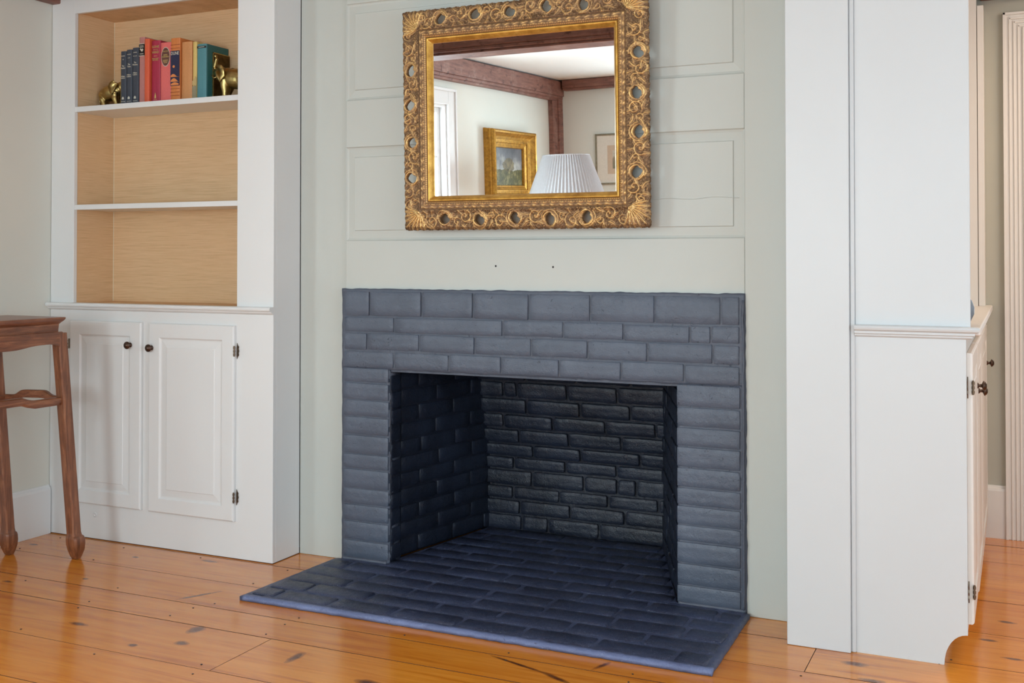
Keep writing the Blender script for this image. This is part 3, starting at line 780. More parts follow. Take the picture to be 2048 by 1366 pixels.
# hall doorway casing
e = sempty('door_1')
m = MB()
for (a0, a1) in ((-.056, .036),):
    m.box(a0, a1, YH-.022, YH, 0, 2.34)
    m.box(a0, a0+.012, YH-.03, YH-.021, 0, 2.34)
    for k in range(3): m.box(a0+.024+k*.018, a0+.033+k*.018, YH-.028, YH-.021, 0, 2.32-k*.018)
    m.box(a1-.012, a1, YH-.032, YH-.021, 0, 2.27)
m.box(.036, .99, YH-.022, YH, 2.25, 2.34); m.box(-.056, .99, YH-.03, YH-.021, 2.328, 2.34)
for k in range(3): m.box(-.03+k*.018, .99, YH-.028, YH-.021, 2.307-k*.018, 2.316-k*.018)
m.box(.90, .99, YH-.022, YH, 0, 2.25)
m.build('casing', M['warmwhite'], e, bevel=.002)
m = MB(); m.box(.036, .05, YH-.002, YH+.12, 0, 2.25); m.build('jamb', M['warmwhite'], e)
window(5, 'y', 3.5, .15, 1.4, .7, 2.1, -1, .12)

# ------------------------------------------------------------------ MIRROR
TT = math.radians(1.6)
up = Vector((0, -math.sin(TT), math.cos(TT))); nn_ = Vector((0, -math.cos(TT), -math.sin(TT)))
U0, U1, V0, V1 = -2.204, -1.197, .0, .857
mi = thing('framed_mirror', 'rectangular mirror in a wide pierced and carved gilt frame above the fireplace', 'mirror', (-1.70, -.012, 1.36))
ML = Matrix(((1, 0, 0, 1.70), (0, nn_.y, up.y, 0), (0, nn_.z, up.z, 0), (0, 0, 0, 1)))  # (u, w, v) -> local
def mir_pts(U, W_, V): return np.stack([U+1.70, nn_.y*W_+up.y*V, nn_.z*W_+up.z*V], -1)
step = .0021
nu = int(round((U1-U0)/step)); nv = int(round((V1-V0)/step))
uu = np.linspace(U0, U1, nu+1); vv = np.linspace(V0, V1, nv+1)
UU, VV = np.meshgrid(uu, vv)
dl, dr, db, dt = UU-U0, U1-UU, VV-V0, V1-VV
sd = np.minimum(np.minimum(dl, dr), np.minimum(db, dt))
side = np.argmin(np.stack([dl, dr, db, dt]), 0)
HB = [(-2.021,.041),(-1.872,.036),(-1.722,.041),(-1.58,.035),(-1.433,.040)]
HT = [(-2.03,.817),(-1.881,.822),(-1.735,.818),(-1.585,.824),(-1.438,.818)]
HLf = [(-2.165,.624),(-2.170,.490),(-2.162,.342),(-2.167,.203)]
HR = [(-1.231,.628),(-1.238,.483),(-1.231,.343),(-1.240,.199)]
holes = HB + HT + HLf + HR
def smooth(x, a, b_):
    t_ = np.clip((x-a)/(b_-a), 0, 1); return t_*t_*(3-2*t_)
H = np.zeros_like(UU)
# spirals between the holes, ring scrolls round the holes
def spiral(H, cx, cy, R, hand, ph, turns=1.55, amp=.0090):
    X, Y = UU-cx, VV-cy; r = np.hypot(X, Y); th = np.arctan2(Y, X)*hand + ph
    pitch = R/turns
    k = (r/pitch - th/(2*PI))
    d = np.abs(k - np.round(k))          # 0 on the arm
    ridge = np.exp(-(d/.17)**2)
    fade = 1-smooth(r, R*.85, R*1.1)
    return np.maximum(H, amp*ridge*fade*(.55+.45*r/R) + .006*np.exp(-(r/(R*.16))**2))
def leaf(H, cx, cy, ang, L, wd, amp=.008):
    X, Y = UU-cx, VV-cy; a = X*math.cos(ang)+Y*math.sin(ang); b_ = -X*math.sin(ang)+Y*math.cos(ang)
    b_ = b_ - .25*wd*np.sin(a/L*PI)*2
    wl = wd*np.sin(np.clip(a/L, 0, 1)*PI)**.7 + 1e-6
    q = np.abs(b_)/wl
    body = np.where((a > 0) & (a < L), np.clip(1-q**2, 0, 1), 0)
    rib = .6+.4*np.cos(b_/wl*PI*2.2)
    return np.maximum(H, amp*np.sqrt(body)*rib)
cents = []
def mids(L):
    return [((L[i][0]+L[i+1][0])/2, (L[i][1]+L[i+1][1])/2) for i in range(len(L)-1)]
for L, sgn in ((HB, 1), (HT, -1), (HLf, 1), (HR, -1)):
    ms = mids(L)
    if L in (HB, HT): ms = [(L[0][0]-.072, L[0][1])] + ms + [(L[-1][0]+.075, L[-1][1])]
    else: ms = [(L[0][0], L[0][1]+.07)] + ms + [(L[-1][0], L[-1][1]-.068)]
    for i, (cx, cy) in enumerate(ms):
        hz = L in (HB, HT)
        o1 = .010*(1 if i % 2 else -1)
        c1 = (cx+(0.014 if hz else o1), cy+(o1 if hz else .014)); c2 = (cx-(.020 if hz else o1), cy-(o1 if hz else .020))
        H = spiral(H, c1[0], c1[1], .029, 1 if i % 2 else -1, i*1.3+.4)
        H = spiral(H, c2[0], c2[1], .018, -1 if i % 2 else 1, i*2.1, 1.25)
        for q in range(6):
            an = i*.9+q*1.05+.4*sgn
            H = leaf(H, cx+.018*math.cos(an), cy+.018*math.sin(an), an+.9, .040, .0085, .0085)
    for i, (cx, cy) in enumerate(L):
        r = np.hypot(UU-cx, VV-cy); th = np.arctan2(VV-cy, UU-cx)
        ring = np.exp(-((r-.0260-.002*np.sin(th+i))/.0035)**2)*(.7+.3*np.sin(th*2+i))
        H = np.maximum(H, .010*ring)
        H = np.maximum(H, .008*np.exp(-((r-.0335)/.0022)**2)*(np.sin(th*1.0+i*2.2) > -.2))
        for q in range(5):
            an = q*1.256+i
            H = leaf(H, cx+.029*math.cos(an), cy+.029*math.sin(an), an+1.2, .026, .006, .007)
# corner palmettes
for cx, cy, a0 in ((U0+.072, V0+.072, PI*1.25), (U1-.072, V0+.072, PI*1.75), (U0+.072, V1-.072, PI*.75), (U1-.072, V1-.072, PI*.25)):
    for q in range(-4, 5):
        H = leaf(H, cx, cy, a0+q*.27, .088-.004*abs(q), .0085, .012)
    H = spiral(H, cx+.05*math.cos(a0+1.25), cy+.05*math.sin(a0+1.25), .020, 1, 0., 1.8, .010)
    H = spiral(H, cx+.05*math.cos(a0-1.25), cy+.05*math.sin(a0-1.25), .020, -1, 0., 1.8, .010)
rs = np.random.RandomState(4)
# background leaf-chip texture
wx = UU + .010*np.sin(VV*95+1.3) + .005*np.sin(UU*210+VV*60); wy = VV + .010*np.sin(UU*88+.4) + .005*np.sin(VV*190-UU*70)
flow = np.sin(wx*150)*1.7 + np.sin(wy*165)*1.7 + np.sin((wx+wy)*90)
bgx = 1-np.abs(np.sin(flow*1.9))
big = np.clip(.5+.5*np.sin(wx*75+1)*np.sin(wy*82), 0, 1)
H = np.maximum(H, (.0082*bgx**2.0*(.5+.5*big))*(sd < .078)) + .0008*np.sin(UU*420)*np.sin(VV*400)
pierce = np.zeros_like(UU)
for i, (cx, cy) in enumerate(holes):
    th = np.arctan2(VV-cy, UU-cx); rr_ = .0212*(1+.10*np.cos(2*th+i)) ; r = np.hypot(UU-cx, VV-cy)
    nick = .008*np.exp(-((np.angle(np.exp(1j*(th-(.4+ (i % 2)*.5)))))/.35)**2)
    pierce = np.maximum(pierce, (r < rr_-nick).astype(float))
    H = np.where((r > rr_-nick-.004) & (r < .0235), np.maximum(H, .006), H)
along = np.where((side == 0) | (side == 1), VV, UU)
prof = np.interp(sd, [0, .003, .010, .060, .072, .0765, .079, .083, .098, .102, .106, .109, .112, .118, .126, .131],
                     [.032, .038, .042, .045, .052, .054, .046, .052, .054, .051, .047, .045, .0495, .047, .036, .026])
# carved inner band: alternating buds and berries; then a bead row
band = np.exp(-((sd-.0905)/.006)**2)
bud = np.abs(np.sin(along*PI/.036))**3*(.6+.4*np.sin(along*PI/.018+sd*500))
Hb = .006*band*bud + .0035*np.exp(-((sd-.0975)/.0025)**2)*np.abs(np.sin(along*PI/.011)) + .003*np.exp(-((sd-.0835)/.0022)**2)*np.abs(np.sin(along*PI/.019))
bead = .0028*np.exp(-((sd-.1045)/.0020)**2)*np.abs(np.sin(along*PI/.0075))
edge_w = smooth(sd, .002, .012)
Wh = prof + np.where(sd < .077, H*edge_w*(1-smooth(sd, .071, .078)), 0) + np.where((sd > .078) & (sd < .102), Hb, 0) + np.where(sd >= .102, bead, 0)
rel = np.clip(np.where(sd < .077, H/.0095, np.where(sd < .102, Hb/.006+.15, bead/.0025+.15)), 0, 1)
# wavy outline of the cast border
wav = .0035*(np.abs(np.sin(along*PI/.031)) + .5*np.abs(np.sin(along*PI/.013)))
k_ = np.clip(1-sd/.02, 0, 1)
du = np.where(side == 0, -1., np.where(side == 1, 1., 0.))*k_*wav*1.0; dv = np.where(side == 2, -1., np.where(side == 3, 1., 0.))*k_*wav*1.0
PT = mir_pts(UU+du*.9, Wh, VV+dv*.9)
def grid_part(name, mask, mat, back):
    """mask per cell -> mesh with skirts to depth 'back' (w)"""
    ids = -np.ones(UU.shape, int); vs = []; rl = []; fs = []
    jj, ii = np.where(mask)
    def vid(j, i):
        if ids[j, i] < 0:
            ids[j, i] = len(vs); vs.append(tuple(PT[j, i])); rl.append(float(rel[j, i]))
        return int(ids[j, i])
    M2 = np.pad(mask, 1)
    skirt = []
    for j, i in zip(jj, ii):
        a, b_, c_, d_ = vid(j, i), vid(j, i+1), vid(j+1, i+1), vid(j+1, i)
        fs.append((a, b_, c_, d_))
        if not M2[j, i+1]: skirt.append(((j, i), (j, i+1)))
        if not M2[j+2, i+1]: skirt.append(((j+1, i+1), (j+1, i)))
        if not M2[j+1, i]: skirt.append(((j+1, i), (j, i)))
        if not M2[j+1, i+2]: skirt.append(((j, i+1), (j+1, i+1)))
    bk = {}
    PB = mir_pts(UU+du*.9, np.full_like(UU, back), VV+dv*.9)
    def bid(q):
        if q not in bk: bk[q] = len(vs); vs.append(tuple(PB[q])); rl.append(.1)
        return bk[q]
    for q0, q1 in skirt: fs.append((vid(*q1), vid(*q0), bid(q0), bid(q1)))
    me = bpy.data.meshes.new(name); me.from_pydata(vs, [], fs); me.materials.append(mat); me.update()
    at = me.attributes.new('relief', 'FLOAT', 'POINT'); at.data.foreach_set('value', rl)
    me.polygons.foreach_set('use_smooth', [True]*len(me.polygons))
    o = bpy.data.objects.new(name, me); COL.objects.link(o); o.parent = mi
    return o
cell = lambda A: (A[:-1, :-1]+A[1:, :-1]+A[:-1, 1:]+A[1:, 1:])/4
sc = cell(sd); pc = cell(pierce)
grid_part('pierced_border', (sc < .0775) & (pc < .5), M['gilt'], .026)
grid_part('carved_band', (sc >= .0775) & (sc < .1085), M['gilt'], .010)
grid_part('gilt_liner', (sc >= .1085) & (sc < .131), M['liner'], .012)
m = MB(); m.box(U0+.126, U1-.126, .018, .027, V0+.126, V1-.126); m.v = [tuple(ML @ Vector(v)) for v in m.v]
m.build('mirror_glass', M['mirror'], mi)
m = MB()
a, b_ = .080, .010
for q in ((U0+a, U1-a, V0+a, V0+a+.05), (U0+a, U1-a, V1-a-.05, V1-a), (U0+a, U0+a+.05, V0+a+.05, V1-a-.05), (U1-a-.05, U1-a, V0+a+.05, V1-a-.05)):
    m.box(q[0], q[1], .004, .017, q[2], q[3])
m.v = [tuple(ML @ Vector(v)) for v in m.v]; m.build('back_batten', M['oldgilt'], mi)

# ------------------------------------------------------------------ CONSOLE TABLE (left)
ct = thing('console_table', 'dark brown wooden console table with splayed hoof-foot legs by the left wall', 'table', (-3.70, -.95, 0))
OT = Matrix.Translation((3.70, .95, 0))
YT0, YT1 = -1.42, -.50   # leg-top centres along y
def leg(top, bot, sx_, sy_):
    """square leg, hoof foot turned outwards; sx_, sy_ outward directions"""
    top, bot = Vector(top), Vector(bot); rings = []
    L = [(1.0, .0235, 0), (.6, .0230, 0), (.25, .0225, 0), (.118, .0225, 0), (.104, .0235, .001), (.098, .0285, .002), (.088, .0300, .003), (.066, .0300, .003), (.040, .0265, .003), (.014, .019, .002), (.0, .013, .002)]
    for f_, h_, o_ in L:
        p_ = bot.lerp(top, f_) if f_ > .115 else bot + (top-bot)*f_
        cx, cy = p_.x + sx_*o_, p_.y + sy_*o_
        c_ = h_*.24
        ring = []
        for ax, ay in ((1, 1), (-1, 1), (-1, -1), (1, -1)):
            k1 = (ax*h_, ay*(h_-c_)); k2 = (ax*(h_-c_), ay*h_)
            if ax*ay < 0: k1, k2 = k2, k1
            ring += [(cx+k1[0], cy+k1[1], p_.z), (cx+k2[0], cy+k2[1], p_.z)]
        rings.append([OT @ Vector(v) for v in ring])
    m = MB(); m.rings(rings); return m.build('leg', M['table'], ct, bevel=.0015, seg=1)
XFt, XFb, XRt, XRb = -3.588, -3.562, -3.852, -3.862
leg((XFt, -.490, .94), (XFb, -.420, 0), 1, 1)
leg((XRt-.020, -.572, .94), (XRb, -.492, 0), -1, 1)
leg((XFt, YT0, .94), (XFb, YT0-.075, 0), 1, -1)
leg((XRt, YT0, .94), (XRb, YT0-.05, 0), -1, -1)
# top: moulded slab and waist
yE, yW = -.497, YT0-.045
def slab(rows, name):
    rings = []
    for ins, z in rows:
        rings.append([OT @ Vector(v) for v in ((XRt-.025-ins, yW-ins, z), (XFt+.014+ins, yW-ins, z), (XFt+.014+ins, yE+ins, z), (XRt-.025-ins, yE+ins, z))])
    m = MB(); m.rings(rings); return m.build(name, M['tableh'], ct)
slab([(-.006, .944), (-.005, .960), (-.004, .972), (-.004, .976), (.002, .983), (.009, .990), (.014, .997), (.014, 1.004), (.0, 1.006)], 'tabletop')
def apron(p0, p1, zt, zb, name, hump, th=.018):
    d = Vector(p1)-Vector(p0); L = d.length; d.normalize(); n = Vector((-d.y, d.x, 0))
    poly = [(0, zt), (L, zt)]
    pts = []
    for k in range(41):
        u = k/40
        e_ = min(u, 1-u)*L
        z = zb - .030*math.exp(-(e_/.020)**1.3)
        q = abs(u-.5)
        z -= hump*(1/(1+math.exp((q-.30)*40)))*(1 - 1.15/(1+math.exp((q-.12)*50)))
        pts.append((L*(1-u), z))
    poly += pts
    m = MB()
    # strip faces for a concave profile
    vs = []
    for s_ in (-th/2, th/2):
        for (u, z) in pts:
            b0 = Vector(p0)+d*u+n*s_
            vs += [(b0.x, b0.y, zt), (b0.x, b0.y, z)]
    N = len(pts); fs = []
    for k in range(N-1):
        a = 2*k; fs.append((a, a+1, a+3, a+2)); b2 = 2*N+a; fs.append((b2+2, b2+3, b2+1, b2))
        fs.append((a+1, b2+1, b2+3, a+3)); fs.append((a, a+2, b2+2, b2))
    fs += [(0, 2*N, 2*N+1, 1), (2*N-2, 2*N-1, 4*N-1, 4*N-2)]
    m.add([OT @ Vector(v) for v in vs], fs)
    return m.build(name, M['tableh' if abs(d.y) > .5 else 'tablex'], ct)
apron((XFt+.014, YT0, 0), (XFt+.014, -.492, 0), .944, .897, 'apron', .014)
apron((XRt-.012, YT0, 0), (XRt-.012, -.547, 0), .944, .897, 'apron', .012)
apron((XFt, -.484, 0), (XRt, -.530, 0), .944, .897, 'apron', .010)
apron((XFt, YT0-.008, 0), (XRt, YT0-.008, 0), .944, .903, 'apron', .010)
def stretcher(p0, p1, z, hump, half):
    d = Vector(p1)-Vector(p0); L = d.length; d.normalize(); rings = []
    n = Vector((-d.y, d.x, 0))
    for k in range(33):
        u = k/32; q = abs(u-.5)*L
        hz = hump/(1+math.exp((q-half)*140))
        p_ = Vector(p0)+d*(u*L)
        r = []
        for a_, b2 in ((-.009, -.016), (.009, -.016), (.013, -.006), (.013, .012), (.008, .016), (-.008, .016), (-.013, .012), (-.013, -.006)):
            r.append(OT @ Vector((p_.x+n.x*a_, p_.y+n.y*a_, z+b2+hz)))
        rings.append(r)
    m = MB(); m.rings(rings); return m.build('stretcher', M['tableh' if abs(d.y) > .5 else 'tablex'], ct)
zs_ = .660
stretcher((-3.600, YT0-.02, 0), (-3.582, -.468, 0), zs_, .018, .30)
stretcher((-3.852, YT0-.02, 0), (-3.852, -.518, 0), zs_, .018, .26)
stretcher((-3.582, -.468, 0), (-3.855, -.530, 0), zs_+.002, .022, .07)
stretcher((-3.600, YT0-.02, 0), (-3.852, YT0-.02, 0), zs_+.005, .022, .06)

# ------------------------------------------------------------------ BOOKS
SH = 1.9305
def cover(name, rgb, rough=.55, bump=.3): return simple(name, rgb, rough, 0, bump, 500, .08)
def book(label, x0, x1, yf, ztop, depth, rgb, name='book', grp=None, spine_round=.0025):
    w_ = x1-x0; h_ = ztop-SH
    t_ = thing(name, label, 'book', ((x0+x1)/2, yf, SH), 'books on the upper bookcase shelf')
    t_['group'] = 'books on the upper bookcase shelf'
    t_.location = ((x0+x1)/2, yf, SH)
    cm = cover('cover_%02d' % len(bpy.data.materials), rgb)
    a = w_/2-.0007; ct_ = .0025
    poly = [(-a, 0.004), (-a*.8, .0015), (-a*.4, 0), (a*.4, 0), (a*.8, .0015), (a, .004), (a, depth), (a-ct_, depth), (a-ct_, .007), (-a+ct_, .007), (-a+ct_, depth), (-a, depth)]
    m = MB(); m.extrude_poly(poly, lambda x, y: (x, y, 0), lambda x, y: (x, y, h_)); m.build('cover', cm, t_)
    m = MB(); m.box(-a+ct_, a-ct_, .007, depth-.005, .003, h_-.004); m.build('pages', M['page'], t_)
    return t_, h_, a
K = .9895
def X(x): return x*K
F = (PI/2, 0, 0)
spec = [(-3.724, -3.690, 2.181), (-3.689, -3.655, 2.186), (-3.654, -3.617, 2.192)]
tt = ['The\nHamlet', 'The\nTown', 'The\nMansion']; pos3 = ['leftmost', 'middle', 'rightmost']
for i, (x0, x1, zt) in enumerate(spec):
    b3, h_, a = book('%s of the three slim slate-blue hardbacks behind the left brass elephant' % pos3[i], X(x0), X(x1), -.06, zt, .13, (62, 68, 80))
    text_mesh('lettering', 'SNOPES', .0062, M['pale'], b3, (0, -.0007, h_-.022), F, xs=.95)
    text_mesh('lettering', ' '.join(['*']*(i+1)), .012, M['pale'], b3, (0, -.0007, h_-.040), F)
    text_mesh('lettering', tt[i], .0105, M['pale'], b3, (0, -.0007, h_-.072), F, xs=.85)
    text_mesh('lettering', 'William\nFaulkner', .0085, M['pale'], b3, (0, -.0007, h_-.118), F, xs=.9)
    box('lettering_line', M['pale'], -.012, .012, -.0007, .001, .0215, .0232, b3)
    m = MB(); m.extrude_poly([(-.006, .032), (.006, .032), (.006, .039), (0, .045), (-.006, .039)], lambda x, z: (x, -.0002, z), lambda x, z: (x, -.0012, z)); m.build('device', M['pale'], b3)
# dusty rose book with black spine label
b4, h_, a = book('tall dusty-rose hardback with a black title patch on its spine', X(-3.614), X(-3.580), -.06, 2.236, .16, (190, 128, 122))
m = MB(); m.box(-a*.98, a*.98, -.0006, .001, h_-.082, h_-.032); m.build('title_patch', M['ink'], b4)
for zz_ in (h_-.030, h_-.084): box('rule', M['pale'], -a*.98, a*.98, -.0007, .001, zz_-.0012, zz_+.0012, b4)
for zz_, ww_ in ((h_-.039, .011), (h_-.045, .012)): box('lettering_line', M['pale'], -ww_, ww_, -.0014, .0, zz_-.0011, zz_+.0011, b4)
box('lettering_line', M['pale'], -.011, .011, -.0014, .0, h_-.0765, h_-.0740, b4)
m = MB(); m.extrude_poly([(-.010, .006), (-.004, .009), (0, .003), (.006, .008), (.010, .002), (.003, -.007), (-.003, -.003)], lambda x, z: (x, -.0004, z+h_-.059), lambda x, z: (x, -.0012, z+h_-.059)); m.build('device', M['pale'], b4)
b5, h_, a = book('plain orange-red hardback between the dusty-rose and crimson books', X(-3.572), X(-3.543), -.072, 2.223, .165, (222, 96, 60))
b6, h_, a = book('crimson hardback with pale gold title in three lines and a small tree mark', X(-3.541), X(-3.490), -.06, 2.214, .16, (172, 44, 72))
text_mesh('lettering', 'GONE', .0150, M['goldfoil'], b6, (0, -.0007, h_-.028), F, xs=.95)
text_mesh('lettering', 'WITH THE', .0058, M['goldfoil'], b6, (0, -.0007, h_-.041), F)
text_mesh('lettering', 'WIND', .0150, M['goldfoil'], b6, (0, -.0007, h_-.053), F, xs=.95)
box('rule', M['goldfoil'], -.010, .010, -.0007, .001, h_-.0695, h_-.0682, b6)
text_mesh('lettering', 'MARGARET\nMITCHELL', .0075, M['goldfoil'], b6, (0, -.0007, h_-.084), F)
m = MB(); m.extrude_poly([(-.006, .026), (.006, .026), (.0025, .032), (.005, .032), (0, .052), (-.005, .032), (-.0025, .032)], lambda x, z: (x, -.0002, z), lambda x, z: (x, -.0012, z)); m.build('device', M['goldfoil'], b6)
box('lettering_line', M['goldfoil'], -.009, .009, -.0007, .001, .0195, .0210, b6)
b7, h_, a = book('wide coral-pink hardback with a scalloped dark oval seal on the spine', X(-3.489), X(-3.425), -.06, 2.201, .16, (232, 112, 108))
m = MB(); N = 48
ov = [((.0245+.0009*math.cos(k*2*PI/N*24))*math.cos(k*2*PI/N), (.043+.0014*math.cos(k*2*PI/N*24))*math.sin(k*2*PI/N)) for k in range(N)]
m.extrude_poly(ov, lambda x, z: (x, -.0002, z+h_-.064), lambda x, z: (x, -.0010, z+h_-.064)); m.build('seal_rim', M['pale'], b7)
m = MB(); ov = [(.0222*math.cos(k*2*PI/N), .040*math.sin(k*2*PI/N)) for k in range(N)]
m.extrude_poly(ov, lambda x, z: (x, -.0008, z+h_-.064), lambda x, z: (x, -.0016, z+h_-.064)); m.build('seal', simple('seal_brown', (104, 66, 56), .5), b7)
text_mesh('lettering', 'TOLSTOY', .0075, M['goldfoil'], b7, (0, -.0018, h_-.040), F)
text_mesh('lettering', 'ANNA\nKARENINA', .0092, M['goldfoil'], b7, (0, -.0018, h_-.060), F, xs=.85)
for zz_, ww_ in ((h_-.079, .014), (h_-.0845, .013), (h_-.090, .010)): box('lettering_line', M['goldfoil'], -ww_, ww_, -.0020, -.001, zz_-.0010, zz_+.0010, b7)
# orange book with night-blue picture panel (plain dunes)
b8, h_, a = book('orange hardback with a night-blue picture panel of plain sand shapes', X(-3.423), X(-3.370), -.068, 2.214, .17, (214, 128, 66))
navy = simple('night_blue_panel', (38, 40, 72), .5); sand = simple('panel_sand', (226, 140, 76), .6)
box('picture_panel', navy, -a*.97, a*.97, -.0007, .001, h_-.210, h_-.056, b8)
text_mesh('lettering', 'DUNE', .0205, M['pale'], b8, (0, -.0012, h_-.068), F, xs=.86, spacing=.95)
for zz_ in (h_-.030, h_-.045, .030, .045, .060): box('rule', simple('panel_rust', (150, 62, 30), .6), -a*.97, a*.97, -.0006, .001, zz_-.001, zz_+.001, b8)
m = MB()
for k, (zc, hh) in enumerate(((.082, .010), (.097, .016), (.118, .012))):
    pts = [(-.022+.044*q/14, zc+hh*math.sin(q/14*PI*(1+k*.3))*.6) for q in range(15)]
    m.extrude_poly([(-.022, zc-.006)]+pts+[(.022, zc-.006)], lambda x, z: (x, -.0008, z), lambda x, z: (x, -.0014-.0002*k, z))
m.lathe([(0, 0), (.006, 0), (.006, .0012), (0, .0012)], 16, 'y', (-.006, -.0006, .158))
m.build('panel_shapes', sand, b8)
b9, h_, a = book('plain tan linen hardback right of the picture-spined orange one', X(-3.368), X(-3.309), -.06, 2.194, .16, (210, 146, 92))
b10, h_, a = book('thin pale-yellow book with a torn grey lower spine, beside the teal one', X(-3.307), X(-3.283), -.058, 2.191, .155, (222, 192, 116))
m = MB(); m.extrude_poly([(-a, .002), (a, .002), (a, .072), (a*.5, .066), (a*.1, .071), (-a*.4, .064), (-a, .068)], lambda x, z: (x, -.0001, z), lambda x, z: (x, -.0012, z)); m.build('worn_spine', simple('worn_grey', (150, 140, 112), .8), b10)
m = MB(); m.extrude_poly([(-a, .070), (a, .072), (a, .104), (a*.3, .110), (0, .100), (-a*.5, .094), (-a, .088)], lambda x, z: (x, -.0001, z), lambda x, z: (x, -.0010, z)); m.build('torn_spine', simple('torn_tan', (196, 170, 116), .8, 0, .8), b10)
b11, h_, a = book('thick teal hardback at the right end of the row, against the dark plate', X(-3.281), X(-3.229), -.06, 2.178, .148, (84, 140, 148))
box('title_patch', M['ink'], -a*.95, a*.95, -.0006, .002, h_-.018, h_-.009, b11)
m = MB(); m.box(a-.0003, a+.0006, .010, .146, .001, h_-.001); m.build('board_cloth', simple('teal_cloth', (44, 112, 116), .5, 0, .3, 500), b11)
box('lettering_line', M['pale'], -.016, .016, -.0009, .0, h_-.0145, h_-.0125, b11)
BX1 = X(-3.229)

# ------------------------------------------------------------------ ELEPHANT BOOKENDS
def elephant(label, loc, face, scale=1.0, dy=0.0):
    """faces +x locally; plate at x = +.092"""
    t_ = thing('elephant_bookend', label, 'bookend', loc, 'pair of brass elephant bookends')
    m = MB(); K_ = 20
    def ell(cx, cz, rx, ry, rz, tilt=0.):
        rings = []
        for a in range(1, 12):
            th = PI*a/12; r_ = math.sin(th); xx = -math.cos(th)*rx
            ring = []
            for k in range(K_):
                ph = 2*PI*k/K_; lx, lz = xx, rz*r_*math.sin(ph)
                ring.append((cx+lx*math.cos(tilt)-lz*math.sin(tilt), ry*r_*math.cos(ph), cz+lx*math.sin(tilt)+lz*math.cos(tilt)))
            rings.append(ring)
        m.rings(rings)
    ell(-.004, .080, .068, .038, .040, .16); ell(-.038, .070, .036, .033, .036); ell(.034, .088, .036, .034, .038)
    ell(.060, .104, .028, .023, .026, .3); ell(.074, .108, .022, .020, .022)
    m.tube([(.072, 0, .104), (.086, 0, .104), (.096, 0, .114), (.099, 0, .132), (.095, 0, .150), (.090, 0, .164), (.094, 0, .175), (.101, 0, .178)], [.019, .0145, .0115, .0098, .0084, .0074, .0068, .0066], 12)
    m.tube([(.070, 0, .098), (.084, 0, .088), (.088, 0, .082)], [.012, .008, .005], 10)
    for lx, ly, bx_, fr in ((-.046, .018, -.052, 0), (-.036, -.019, -.030, 0), (.034, .018, .032, 1), (.040, -.019, .050, 1)):
        m.tube([(lx, ly, .078), (lx-(.004 if not fr else 0), ly*1.02, .050), (bx_, ly*1.05, .026), (bx_+.002, ly*1.05, .008), (bx_+.003, ly*1.05, .0)], [.021, .0175, .0125, .0125, .0145], 12)
    tmp = m.build('tmp', M['brass'])
    rm = tmp.modifiers.new('r', 'REMESH'); rm.mode = 'VOXEL'; rm.voxel_size = .0021
    sm = tmp.modifiers.new('s', 'SMOOTH'); sm.iterations = 7; sm.factor = .6
    dg = bpy.context.evaluated_depsgraph_get()
    me = bpy.data.meshes.new_from_object(tmp.evaluated_get(dg)); bpy.data.objects.remove(tmp)
    me.name = 'body'; me.materials.clear(); me.materials.append(M['brass'])
    me.polygons.foreach_set('use_smooth', [True]*len(me.polygons))
    body = bpy.data.objects.new('body', me); COL.objects.link(body); body.parent = t_; body.location = (0, dy, 0)
    for s_ in (-1, 1):
        # ear: hanging fan-shaped flap with folds, swept back from the head
        vs = [(.062, s_*.022, .118)]; fs = []
        rim = [(.050, .132), (.036, .130), (.024, .120), (.018, .104), (.020, .088), (.030, .074), (.040, .064), (.048, .076), (.056, .090), (.062, .104)]
        for k, (x_, z_) in enumerate(rim):
            for q in (.5, 1.0):
                vs.append((.060+(x_-.060)*q, s_*(.026+.015*q+.0030*math.cos(k*2.4)*q), .112+(z_-.112)*q))
        for k in range(len(rim)-1):
            a0 = 1+2*k; fs += [(0, a0, a0+2), (a0, a0+1, a0+3, a0+2)]
        m = MB().add(vs, fs); o = m.build('ear', M['brass'], body, True)
        so = o.modifiers.new('t', 'SOLIDIFY'); so.thickness = .004; so.offset = 0
        m = MB().tube([(.078, s_*.012, .092), (.090, s_*.014, .088), (.100, s_*.013, .094), (.104, s_*.012, .101)], [.0035, .003, .0024, .001], 8); m.build('tusk', M['brass'], body, True)
    MB().tube([(-.070, 0, .080), (-.077, 0, .066), (-.076, 0, .045), (-.073, .003, .028)], [.004, .003, .0022, .0035], 8).build('tail', M['brass'], body, True)
    m = MB(); m.box(.108, .111, -.052, .045, -.0005, .190); m.build('plate', M['brassdark'], t_, bevel=.003, label='dark pebbled brass end plate')
    m = MB(); m.box(.109, .113, -.055, -.051, 0, .193); m.box(.109, .113, .044, .048, 0, .193); m.box(.109, .113, -.055, .048, .189, .193); m.build('plate_rim', M['brass'], t_)
    m = MB(); m.box(-.060, .108, -.032 , .032, -.0005, .0005); m.build('foot_plate', M['brassdark'], t_)
    t_.rotation_euler = (0, 0, 0 if face > 0 else PI)
    t_.scale = (scale,)*3
    return t_
elephant('brass elephant bookend at the left end, its rump toward the niche side', (X(-3.724)-.109, .0, SH+.0006), 1, .96)
elephant('brass elephant bookend with raised trunk, right of the teal book', (BX1+.126, .035, SH+.0006), -1, 1.12, .050)

